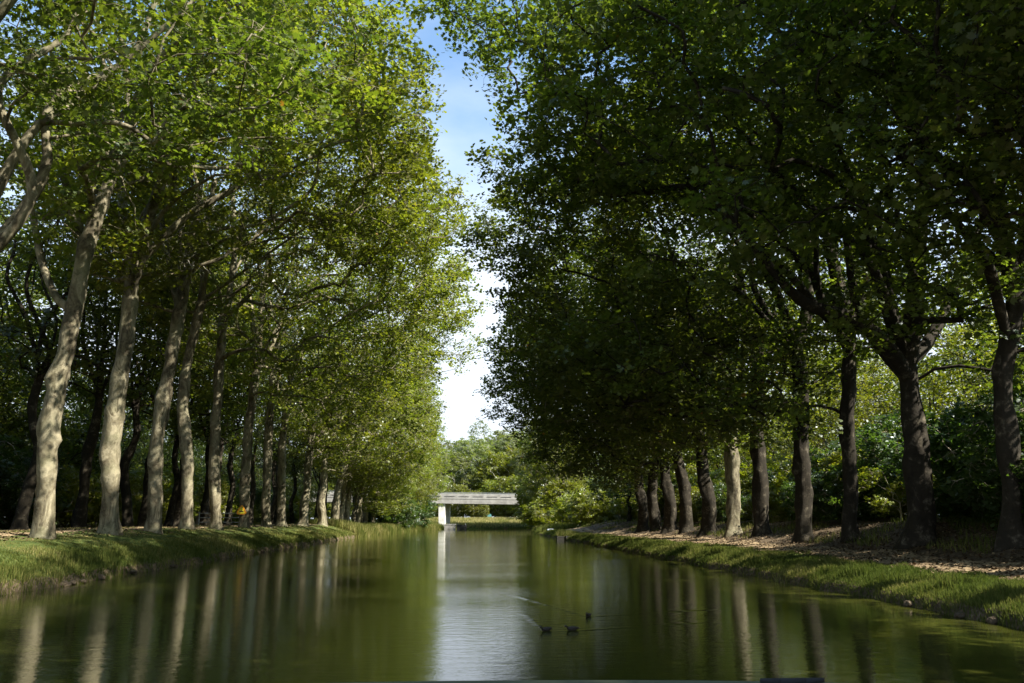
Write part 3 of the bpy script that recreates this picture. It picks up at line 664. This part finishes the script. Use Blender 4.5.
for y in np.arange(36, 80, 4.4):
    bush((BD + BB)[i % 4], 20.2 + rnd.uniform(-.5, 1.2), y, rnd.uniform(.5, .8), 'low shrub growing close behind the right row trunks', 'low shrubs close behind the right row'); i += 1
WOOD = [make_plane_tree(401, ctr=(0, 0, 9.5), rad=(5.5, 5.5, 8.5), floor=(1.5, 0), fork=3, trunk_r=.25, nclump=240, per=10, mat='leaf', bark='bark_shaded'),
        make_plane_tree(402, ctr=(0, 0, 8.5), rad=(5, 5, 7.5), floor=(1.2, 0), fork=2.5, trunk_r=.25, nclump=200, per=8, mat='leaf_lit', bark='bark_shaded')]
for y in np.arange(30, 190, 8.5):
    for row, xx in enumerate((-40, -52)):
        put('broadleaf_tree', WOOD[i % 2 if row == 0 else 0], xx + rnd.uniform(-2, 2) + float(xc(y)), y + rnd.uniform(-2, 2), rnd.uniform(0, 6), rnd.uniform(.9, 1.3), 'broadleaf tree in the wood behind the left bank planes', 'woodland trees behind the left bank'); i += 1
for y in np.arange(24, 84, 6.5):
    put('broadleaf_tree', WOOD[i % 2], -46 + rnd.uniform(-2, 2), y, rnd.uniform(0, 6), rnd.uniform(1.5, 1.8), 'tall broadleaf tree deep in the wood behind the left bank', 'tall trees deep in the left wood'); i += 1
for y in np.arange(22, 190, 8.5):
    for row, xx in enumerate((33, 44)):
        put('broadleaf_tree', WOOD[1], xx + rnd.uniform(-2, 2) + float(xc(y)), y + rnd.uniform(-2, 2), rnd.uniform(0, 6), rnd.uniform(.8, 1.15), 'sunlit broadleaf tree in the wood behind the right bank planes', 'woodland trees behind the right bank'); i += 1
for y in (26.0, 36.0):
    put('broadleaf_tree', VAR[i % 4], -34 + rnd.uniform(-1.5, 1.5), y + rnd.uniform(-2, 2), rnd.uniform(0, 6), rnd.uniform(.8, .95), 'tall dark tree in the wood behind the left back row', 'tall trees behind the left back row'); i += 1
for y, x_ in ((88, 21), (95, 23), (102, 20), (98, 29)):
    put('broadleaf_tree', WOOD[i % 2], x_, y, rnd.uniform(0, 6), rnd.uniform(.85, 1.1), 'bushy tree filling the gap behind the sunny end of the right path', 'trees behind the sunny path end'); i += 1
# far end, behind the bridge
FAR = [make_plane_tree(421, ctr=(0, 0, 10), rad=(6, 6, 9), floor=(1.5, 0), fork=3, trunk_r=.3, nclump=300, per=14, leaf=.34, mat='leaf_hazy', bark='bark_pale', gap=.05),
       make_plane_tree(422, ctr=(0, 0, 8.5), rad=(5.5, 5.5, 7.5), floor=(1.5, 0), fork=2.5, trunk_r=.3, nclump=260, per=14, leaf=.34, mat='leaf_lit', bark='bark_pale'),
       make_plane_tree(423, ctr=(0, 0, 12), rad=(4.2, 4.2, 11), floor=(2.5, 0), fork=4, trunk_r=.25, nclump=200, per=9, leaf=.3, mat='leaf_hazy', bark='bark_pale', gap=.12)]
GF = 'trees beyond the bridge'
far_spots = [(430, 262, 0, 1.1), (443, 285, 2, 1.15), (452, 268, 0, 1.1), (463, 300, 0, 1.45), (472, 275, 0, 1.35), (481, 305, 2, 1.5), (490, 285, 0, 1.4), (499, 268, 1, 1.3), (508, 300, 0, 1.65), (516, 285, 0, 1.5), (520, 270, 1, 1.4), (535, 262, 0, 1.2), (550, 290, 1, 1.2),
             (410, 270, 1, 1), (458, 245, 1, .62), (474, 240, 1, .5), (484, 230, 1, .26), (492, 246, 1, .7), (506, 240, 1, .75), (520, 236, 1, .75), (534, 240, 1, .8), (548, 225, 1, .85), (566, 210, 1, .9)]
lf = ['pale green tree with loose crown rising beyond the bridge', 'yellow green bushy tree on the bank behind the bridge', 'thin feathery tree against the sky beyond the bridge']
for px, yy, v, s_ in far_spots:
    w = P(px, 520, yy); t_ = put('broadleaf_tree', FAR[v], w.x, yy, rnd.uniform(0, 6), s_, lf[v], GF)
for y in np.arange(300, 420, 18):
    for xx in np.arange(-90, 150, 14):
        put('broadleaf_tree', FAR[i % 2], xx + rnd.uniform(-4, 4), y, rnd.uniform(0, 6), rnd.uniform(1, 1.3), 'distant tree in the wood closing the view past the bridge', 'distant trees closing the view'); i += 1
# bright bushes at the right bend, light shrubs left of the bridge
for (px, yy, s_, lb) in [(545, 150, 1.5, 'bright yellow green bush overhanging the water right of the bridge'), (562, 138, 1.7, 'glowing yellow green bush by the dark mooring stage'), (580, 128, 1.5, 'bright bush at the bend of the right bank'), (528, 172, 2.1, 'yellow green bush just right of the bridge deck end'), (592, 118, 1.3, 'leafy bush left of the sunny path end')]:
    w = P(px, 520, yy); bush(BB[i % 2], max(w.x, float(edge_r(yy)) + 1.6), yy, s_, lb, 'bright bushes at the right bend'); i += 1
for (px, yy, s_, lb) in [(425, 170, 1.5, 'dense green bush immediately left of the bridge pier'), (412, 160, 1.6, 'green bush among the reeds, second left of the bridge pier'), (398, 150, 1.5, 'green bush at the reed margin, third left of the bridge pier')]:
    w = P(px, 520, yy); bush(BD[i % 2], min(w.x, float(edge_l(yy)) - 2.5), yy, s_, lb, 'bushes left of the bridge pier'); i += 1

# ------------------------------------------------------------------ grass, reeds, fallen leaves
def blades(name, x, y, hgt, wid, rng, mat, dry=0.0):  # dry shifts blades yellower; also used to colour in sunlit grass
    n = len(x); z = H(x, y) - .02; a = rng.uniform(0, 2 * math.pi, n); dx = np.cos(a); dy = np.sin(a)
    l = rng.normal(0, .35, n) * hgt; b = rng.uniform(0, 2 * math.pi, n); lx = np.cos(b) * l; ly = np.sin(b) * l
    V = np.zeros((n, 5, 3)); w = wid / 2
    V[:, 0] = np.stack([x - dx * w, y - dy * w, z], 1); V[:, 1] = np.stack([x + dx * w, y + dy * w, z], 1)
    V[:, 2] = np.stack([x + dx * w * .7 + lx * .35, y + dy * w * .7 + ly * .35, z + hgt * .6], 1); V[:, 3] = np.stack([x - dx * w * .7 + lx * .35, y - dy * w * .7 + ly * .35, z + hgt * .6], 1)
    V[:, 4] = np.stack([x + lx, y + ly, z + hgt], 1)
    o = np.arange(n)[:, None] * 5
    loops = np.concatenate([o + np.array([[0, 1, 2, 3]]), o + np.array([[3, 2, 4]])], 1).ravel()
    starts = (np.arange(n)[:, None] * 7 + np.array([[0, 4]])).ravel(); tot = np.tile([4, 3], n)
    patch = np.clip(.5 + fbm(x * .5, y * .5, 91) * .9, 0, 1)
    r = np.clip(patch * .5 + rng.uniform(0, .45, n) + dry, 0, 1)
    return mesh_np(name, V.reshape(-1, 3), loops, starts, tot, mat=mat, attrs={'rnd': ('FACE', np.repeat(r, 2))})
rng = np.random.default_rng(77)
def scatter(n, y0, y1, s0, s1, edge, sgn, bias=1.0):
    y = y0 * (y1 / y0) ** (rng.uniform(0, 1, n) ** bias); s = rng.uniform(s0, s1, n); return edge(y) + sgn * s, y, s
x, y, s = scatter(170000, 22, 112, -.04, 9.5, edge_l, -1)
keep = (vnoise(x * .6, y * .6, 12) > -.25 + .35 * (s > 3.8)) | (s < 2.5); x, y, s = x[keep], y[keep], s[keep]
hg = (.05 + .17 * np.clip(1 - np.abs(s - .6) / 1.9, 0, 1)) * rng.uniform(.6, 1.5, len(x)) * (.8 + 2.2 * np.clip(vnoise(x * 1.8, y * 1.8, 44) - .05, 0, 1))
me1 = blades('grass', x, y, hg, .012 + y * .00035, rng, M['grass'], .05 + .26 * np.clip((s - 1.5) / 2, 0, 1))  # yellower towards the trunks: dry grass plus the sunlit band put into the colour
tag(link('grass', me1), 'mown grass covering the left bank down to the waterline', 'grass', kind='stuff')
x, y, s = scatter(120000, 15, 125, -.04, 2.9, edge_r, 1)
hg = (.07 + .13 * np.clip(1 - np.abs(s - .9) / 1.6, 0, 1)) * rng.uniform(.6, 1.5, len(x)) * (.75 + 2.6 * np.clip(vnoise(x * 2.1, y * 2.1, 45) - .05, 0, 1))
tag(link('grass', blades('grass', x, y, hg, .012 + y * .00035, rng, M['grass'])), 'tufted grass strip between the water and the right path', 'grass', kind='stuff')
x, y, s = scatter(26000, 15, 125, 5.2, 12, edge_r, 1)
keep = vnoise(x * .5, y * .5, 13) > .1; x, y = x[keep], y[keep]
tag(link('grass', blades('grass', x, y, rng.uniform(.12, .35, len(x)), .015 + y * .0004, rng, M['grass'])), 'sparse grass on the shaded slope behind the right path', 'grass', kind='stuff')
y = rng.uniform(106, 192, 60000); s = rng.uniform(-.5, 7, 60000) ; x = edge_l(y) - s
tag(link('reeds', blades('reeds', x, y, rng.uniform(.4, 1.3, len(x)) * (1.15 - .08 * np.clip(s, 0, 7)), .07, rng, M['grass'], .12)), 'tall pale green reeds along the low left bank near the bridge', 'reeds', kind='stuff')
y = rng.uniform(118, 192, 26000); s = rng.uniform(-.3, 5, 26000); x = edge_r(y) + s
tag(link('reeds', blades('reeds', x, y, rng.uniform(.3, 1.0, len(x)), .07, rng, M['grass'], .1)), 'rough waterside growth at the far right bend', 'reeds', kind='stuff')
x = rng.uniform(-12, 60, 60000); y = rng.uniform(192, 240, 60000); hh = H(x, y); kp = (hh > .12) & (x > -14 + (y - 192) * .1); x, y = x[kp], y[kp]
tag(link('grass', blades('grass', x, y, rng.uniform(.2, .7, len(x)), .08, rng, M['grass'], .38)), 'yellowish grass coloured as sunlit on the bank behind the bridge', 'grass', kind='stuff')  # extra yellow in the blades stands in for sunlight on this bank
def litter(n, y0, y1, s0, s1, edge, sgn, size):
    x, y, s = scatter(n, y0, y1, s0, s1, edge, sgn); z = H(x, y) + .035
    a = rng.uniform(0, 6.28, n); t_ = rng.normal(0, .35, (n, 2)); k = len(LEAF6); sz = size * rng.uniform(.6, 1.2, n)
    sh = LEAF6 - np.array([0, .5]); ux = np.cos(a)[:, None] * sh[None, :, 0] - np.sin(a)[:, None] * sh[None, :, 1]; uy = np.sin(a)[:, None] * sh[None, :, 0] + np.cos(a)[:, None] * sh[None, :, 1]
    V = np.stack([x[:, None] + ux * sz[:, None], y[:, None] + uy * sz[:, None], z[:, None] + (ux * t_[:, :1] + uy * t_[:, 1:]) * sz[:, None]], -1)
    return mesh_np('fallen_leaves', V.reshape(-1, 3), np.arange(n * k), np.arange(n) * k, np.full(n, k), mat=M['litter'], attrs={'rnd': ('FACE', rng.uniform(0, 1, n))})
tag(link('fallen_leaves', litter(26000, 15, 110, 2.3, 9, edge_r, 1, .095)), 'dry brown leaves littering the right path', 'fallen leaves', kind='stuff')
tag(link('fallen_leaves', litter(6000, 25, 105, 3.2, 9, edge_l, -1, .10)), 'scattered dry leaves under the left bank trunks', 'fallen leaves', kind='stuff')

# ------------------------------------------------------------------ stones at the waterline
def stone(name, loc, r, seed, label, group):
    rs = np.random.default_rng(seed); import bmesh
    bm = bmesh.new(); bmesh.ops.create_icosphere(bm, subdivisions=3, radius=1)
    ax = rs.uniform(.7, 1.25, 3)
    for v in bm.verts:
        n_ = float(vnoise(v.co.x * 1.6 + seed, v.co.y * 1.6 + v.co.z * 1.3, seed)) * .6 + float(vnoise(v.co.x * 4 + seed, v.co.y * 4 - v.co.z * 3, seed)) * .2
        v.co = Vector((v.co.x * ax[0], v.co.y * ax[1], v.co.z * .62)) * r * (1 + n_)
    me = bpy.data.meshes.new(name); bm.to_mesh(me); bm.free()
    o = link(name, me, M['stone'], None, loc); o.rotation_euler = (0, 0, rs.uniform(0, 6)); return tag(o, label, 'stone', group)
for i, (px, dy_) in enumerate([(910, 0), (961, 0), (994, 0)]):
    lo, hi = 10, 200
    for _ in range(40):
        q = (lo + hi) / 2; d = CM.transposed() @ (Vector((float(edge_r(q)), q, 0)) - EYE)
        if 512 + d.x / -d.z * FPX > px: lo = q
        else: hi = q
    stone('bank_stone', (float(edge_r(q)) - .02, q, .05), rnd.uniform(.08, .17), 700 + i, 'pale earthy stone lodged in the right bank at the waterline', 'stones along the right waterline')
for i, px in enumerate([64, 71, 82, 100, 133, 172, 262]):
    lo, hi = 10, 200
    for _ in range(40):
        q = (lo + hi) / 2; d = CM.transposed() @ (Vector((float(edge_l(q)), q, 0)) - EYE)
        if 512 + d.x / -d.z * FPX < px: lo = q
        else: hi = q
    stone('bank_stone', (float(edge_l(q)) + .02, q, .06), rnd.uniform(.10, .18), 730 + i, 'brown stone or root lump in the undercut left bank', 'stones along the left waterline')

# ------------------------------------------------------------------ bridge
BY = 190.0
br = empty('concrete_bridge', (0, BY, 0)); tag(br, 'grey concrete road bridge crossing the canal at the far end', 'bridge')
zt = P(480, 492.4, BY).z; zb_ = P(480, 503.8, BY).z; slope = -.012
def deck_box(name, x0, x1, y0, y1, z0, z1, mat, bevel=.03):
    mb = MB(); c_ = []
    for z_ in (z0, z1):
        for x_, y_ in ((x0, y0), (x1, y0), (x1, y1), (x0, y1)): mb.v.append((x_, y_, z_ + slope * x_))
    for q in ((3, 2, 1, 0), (4, 5, 6, 7), (0, 1, 5, 4), (1, 2, 6, 5), (2, 3, 7, 6), (3, 0, 4, 7)): mb.f.append(list(q))
    return mb.build(name, mat, br, bevel=bevel)
x0, x1 = -34, 46
deck_box('girder', x0, x1, .05, 7.9, zb_, zb_ + 1.0, M['concrete'])
deck_box('deck', x0, x1, 0, 8, zb_ + 1.003, zb_ + 1.38, M['concrete'])
for yy in (0.05, 7.7): deck_box('parapet', x0, x1, yy, yy + .25, zb_ + 1.383, zt - .35, M['concrete'])
for yy in (0.1, 7.75):
    deck_box('handrail', x0, x1, yy, yy + .12, zt - .1, zt, M['steel'], 0)
mb = MB()
for xx in np.arange(x0 + .5, x1, 2.0):
    for yy in (.16, 7.81): mb.box((xx, yy, zt - .22 + slope * xx), (.09, .09, .26))
mb.build('rail_posts', M['steel'], br)
mb = MB()
for xx in np.arange(x0 + .5, x1, 3.1): mb.box((xx, -.012, zb_ + 1.62 + slope * xx), (2.3, .03, .10))
mb.build('panel_joints', M['concrete_dark'], br)
mb = MB()
for xx in np.arange(x0 + 1, x1, 4.0): mb.tube((xx, .35, zb_ + .95 + slope * xx), (xx, .35, zb_ - .12 + slope * xx), .07)
mb.build('drain_spouts', M['white'], br)
pl_ = P(438.6, 520, BY).x; pr_ = P(444.2, 520, BY).x
mb = MB(); dirx = .17
b0, b1 = -.8, zb_ - .003
rings = []
for z_, g in ((b0, 0), (b1, .12)):
    rings.append([(pl_ - g, .4, z_), (pr_ + g, .4, z_), (pr_ + g + 7 * dirx, 7.4, z_), (pl_ - g + 7 * dirx, 7.4, z_)])
mb.loft(rings); mb.build('pier', M['concrete_pale'], br, bevel=.05)
mb = MB(); mb.loft([[(x + 30, y_, z_) for x, y_ in ((pl_, .4), (pr_, .4), (pr_ + 1.2, 7.4), (pl_ + 1.2, 7.4))] for z_ in (-.8, zb_ - .4)]); mb.build('pier', M['concrete'], br)
# landing block and pontoon at the pier foot
ql = P(444.5, 520, 188).x; qr = P(456, 520, 188).x; q2 = P(466.5, 520, 188).x
lb = empty('landing_block', ((ql + qr) / 2, 186.6, 0)); tag(lb, 'pale concrete landing block at the foot of the bridge pier', 'landing block')
MB().box((0, 0, .25), (qr - ql, 2.4, 1.5)).build('block', M['concrete_dark'], lb, bevel=.04); MB().box((0, 0, 1.08), (qr - ql + .15, 2.55, .14)).build('capstone', M['concrete'], lb, bevel=.03)
pn = empty('pontoon', ((qr + q2) / 2 + .1, 186.4, 0)); tag(pn, 'dark square pontoon moored against the landing block by the bridge', 'pontoon')
MB().box((0, 0, .4), (q2 - qr - .1, 2.2, 1.0), taper=1.04).build('hull', M['dark_wood'], pn, bevel=.06); MB().box((0, 0, .95), (q2 - qr + .05, 2.3, .08)).build('deck', M['dark_wood'], pn)
for xx in (-.8, .8): MB().tube((xx, -.9, 0.99), (xx, -.9, 1.25), .06).build('bollard', M['steel'], pn)
# teal car behind the bridge
wq = P(487.5, 520, 236); cz = gz(wq.x, 236)
car = empty('parked_car', (wq.x, 236, cz), R(97)); tag(car, 'teal car parked under the trees beyond the bridge', 'car')
prof = [(-2.0, .35), (-2.05, .75), (-1.9, .95), (-1.55, 1.0), (-1.05, 1.42), (.55, 1.46), (1.15, 1.02), (1.95, .88), (2.08, .6), (2.02, .35)]
mb = MB(); mb.prism(prof, 1.66, lambda u, v, w: (u, w - .83, v)); mb.build('body', M['teal'], car, bevel=.07, smooth=False)
for sgn in (-1, 1): MB().prism([(-1.35, 1.02), (-1.0, 1.36), (.5, 1.40), (.98, 1.02)], .02, lambda u, v, w, s_=sgn: (u, s_ * .84 + w - .01, v)).build('window', M['glass'], car)
for xx in (-1.3, 1.3):
    for yy in (-.8, .8):
        wh = MB().tube((xx, yy - .1, .33), (xx, yy + .1, .33), .33, n=20).build('wheel', M['rubber'], car)
        MB().tube((xx, yy - .115, .33), (xx, yy + .115, .33), .19, n=14).build('rim', M['steel'], wh)
# pale young trunks under the bridge
# ------------------------------------------------------------------ warning sign on the sixth trunk
tx, ty, tz = tree_sign_pos
sp_ = P(241.5, 510.5, ty - .78)
sg = empty('warning_sign', sp_); tag(sg, 'triangular orange bordered yellow warning sign fixed to a plane trunk', 'sign')
sg.rotation_euler = (0, 0, R(-8))
def tri(w, y0, th, z0=0, rnd_=.12):
    h = w * .95; pts = []
    for (cx, cz_), a0 in (((-w / 2 + rnd_, z0 + rnd_ - h * .4), 150), ((w / 2 - rnd_, z0 + rnd_ - h * .4), 270), ((0, z0 + h * .6 - rnd_ * 1.3), 30)):
        for k_ in range(7): a_ = R(a0 + k_ * 20); pts.append((cx + rnd_ * math.cos(a_), cz_ + rnd_ * math.sin(a_)))
    return MB().prism(pts, th, lambda u, v, w_: (u, y0 + w_, v))
tri(.74, 0, .03).build('plate', M['orange'], sg); tri(.53, -.012, .01, -.015, .06).build('face', M['yellow'], sg)
MB().prism([(-.16, -.10), (-.19, -.03), (-.02, -.03), (.0, .03), (.05, .03), (.07, -.03), (.17, -.03), (.13, -.10)], .006, lambda u, v, w_: (u, -.02 + w_, v)).build('symbol', M['black'], sg)
MB().tube((0, .03, 0), (0, .5, 0), .03).build('bracket', M['steel'], sg)
# field gate in the left undergrowth
ga = P(199, 518, 78); gb = P(240, 518, 78); g0 = gz(ga.x, 78)
gt = empty('field_gate', (ga.x, 78, g0)); tag(gt, 'grey metal rail gate between the trunks left of the orange sign', 'gate'); L = gb.x - ga.x
for xx in (0, L * .5, L): MB().tube((xx, 0, -.2), (xx, 0, 1.25), .06).build('post', M['steel'], gt)
for zz in (.35, .75, 1.12): MB().tube((0, -.08, zz), (L, -.08, zz), .035).build('rail', M['steel'], gt)
# ------------------------------------------------------------------ right bend: mooring stage, posts, white boulder
mp_ = on_water(564, 540.5); ms0 = empty('mooring_stage', (mp_.x, mp_.y, 0)); tag(ms0, 'dark overgrown wooden mooring stage jutting from the right bank', 'mooring stage')
MB().box((.2, .6, .36), (1.9, 1.4, .12)).build('deck', M['dark_wood'], ms0, bevel=.02); MB().box((.2, -.06, .12), (1.85, .06, .40)).build('front_boards', M['dark_wood'], ms0)
for xx in (-.7, .2, 1.1): MB().tube((xx, -.12, -.8), (xx, -.12, .48), .07).build('post', M['dark_wood'], ms0)
n = 900; gx = rng.uniform(-.7, 1.1, n); gy = rng.uniform(0, 1.3, n)
V = []; F = []
for a_, b_ in zip(gx, gy):
    h_ = rng.uniform(.2, .75); l_ = rng.normal(0, .18, 2); w_ = .018; k_ = len(V); V += [(a_ - w_, b_, .42), (a_ + w_, b_, .42), (a_ + l_[0], b_ + l_[1], .42 + h_)]; F.append((k_, k_ + 1, k_ + 2))
gm = uniform_mesh('plants', V, F, mat=M['grass'], attrs={'rnd': ('FACE', rng.uniform(.2, .9, len(F)))}); link('plants', gm, None, ms0)
wp = on_water(540.3, 534.5); po = empty('mooring_post', (wp.x, wp.y, 0)); tag(po, 'short white mooring post standing in the water by the right bank', 'post')
MB().tube((0, 0, -.8), (0, 0, .42), .13, .12, 12).build('shaft', M['white'], po); MB().tube((0, 0, .42), (0, 0, .5), .15, .10, 12).build('cap', M['white'], po)
wp = P(537.5, 519, 150); zz = gz(wp.x, 150); po = empty('marker_post', (wp.x, 150, zz)); tag(po, 'tall pale marker post on the grass right of the bridge', 'post')
MB().tube((0, 0, -.2), (0, 0, 1.2), .16, .15, 10).build('shaft', M['white'], po); MB().tube((0, 0, 1.2), (0, 0, 1.32), .16, .06, 10).build('cap', M['white'], po)
wp = P(550, 527, 118); o = stone('white_boulder', (max(wp.x, float(edge_r(118)) + .3), 118, .9), .42, 760, 'rounded white boulder among the bank plants behind the mooring stage', None)
o.data.materials.clear(); o.data.materials.append(M['white'])
o.location.z = gz(o.location.x, 118) + .15

# ------------------------------------------------------------------ moorhens
def bird(px, py, hd, label, s_=1.0):
    w = on_water(px, py); b = empty('moorhen', (w.x, w.y, 0), hd); b.scale = (s_, s_, s_ * .82); tag(b, label, 'bird', 'dark birds swimming in the canal')
    prof_ = [(-.20, .055, .010), (-.18, .055, .026), (-.13, .052, .050), (-.06, .052, .070), (.03, .05, .076), (.09, .052, .064), (.125, .07, .042), (.14, .10, .028), (.155, .125, .029), (.18, .137, .034), (.205, .132, .026), (.228, .124, .010)]
    rings = [[(x_ , r_ * math.cos(a_), z_ + r_ * .85 * math.sin(a_)) for a_ in [2 * math.pi * k / 14 for k in range(14)]] for x_, z_, r_ in prof_]
    MB().loft(rings).build('body', M['feather'], b, smooth=True)
    MB().tube((.220, 0, .126), (.262, 0, .114), .012, .004, 8).build('beak', M['beak'], b)
    for sy in (-1, 1):
        MB().loft([[(x_, sy * (.062 + .016 * math.cos(a_)) * k_, .078 + .030 * math.sin(a_) * k_) for a_ in [2 * math.pi * j / 8 for j in range(8)]] for x_, k_ in ((-.19, .25), (-.12, .8), (-.03, 1.05), (.05, .9), (.09, .3))]).build('wing', M['feather'], b, smooth=True)
    MB().box((-.21, 0, .055), (.04, .03, .010), rx=0).build('tail', M['feather'], b)
bird(*DUCKS[0], R(-115), 'small dark bird swimming alone ahead of the pair, long wake behind', .72)
bird(*DUCKS[1], R(-140), 'small dark bird, left one of the swimming pair', .75)
bird(*DUCKS[2], R(-150), 'small dark bird, right one of the swimming pair', .78)

# ------------------------------------------------------------------ our own boat, only its foredeck edge shows
bt = empty('boat', (0, 2.2, 0)); tag(bt, 'grey green foredeck edge of the boat the photo is taken from', 'boat')
def hull_ring(z_, k_):
    pts = []
    for i_ in range(25):
        a_ = math.pi * i_ / 24; pts.append((-2.05 * k_ * math.cos(a_), .0 + .75 * k_ * math.sin(a_) ** .7, z_))
    return pts + [(2.05 * k_, -9, z_), (-2.05 * k_, -9, z_)]
dz = P(200, 679.5, 2.9).z
mb = MB(); mb.loft([hull_ring(-.3, .86), hull_ring(.5, .97), hull_ring(dz - .12, 1.0), hull_ring(dz - .02, .995)]); mb.build('hull', M['hull_green'], bt, bevel=.0)

# mooring cleat on the foredeck, its top just in view
cc_ = P(792, 679.0, 2.75); cl = MB()
cl.box((cc_.x, cc_.y - 2.2, dz - .012), (.13, .07, .012)).build('cleat_base', M['hull_green'], bt, bevel=.004)
top = cc_.z - .004
mb = MB()
for sx in (-.035, .035): mb.tube((cc_.x + sx, cc_.y - 2.2, dz - .01), (cc_.x + sx, cc_.y - 2.2, top - .008), .012, .010, 12)
mb.tube((cc_.x - .10, cc_.y - 2.2, top), (cc_.x - .04, cc_.y - 2.2, top - .004), .007, .011, 12); mb.tube((cc_.x - .04, cc_.y - 2.2, top - .004), (cc_.x + .04, cc_.y - 2.2, top - .004), .011, .011, 12); mb.tube((cc_.x + .04, cc_.y - 2.2, top - .004), (cc_.x + .10, cc_.y - 2.2, top), .011, .007, 12)
mb.build('cleat', M['rubber'], bt, smooth=True)
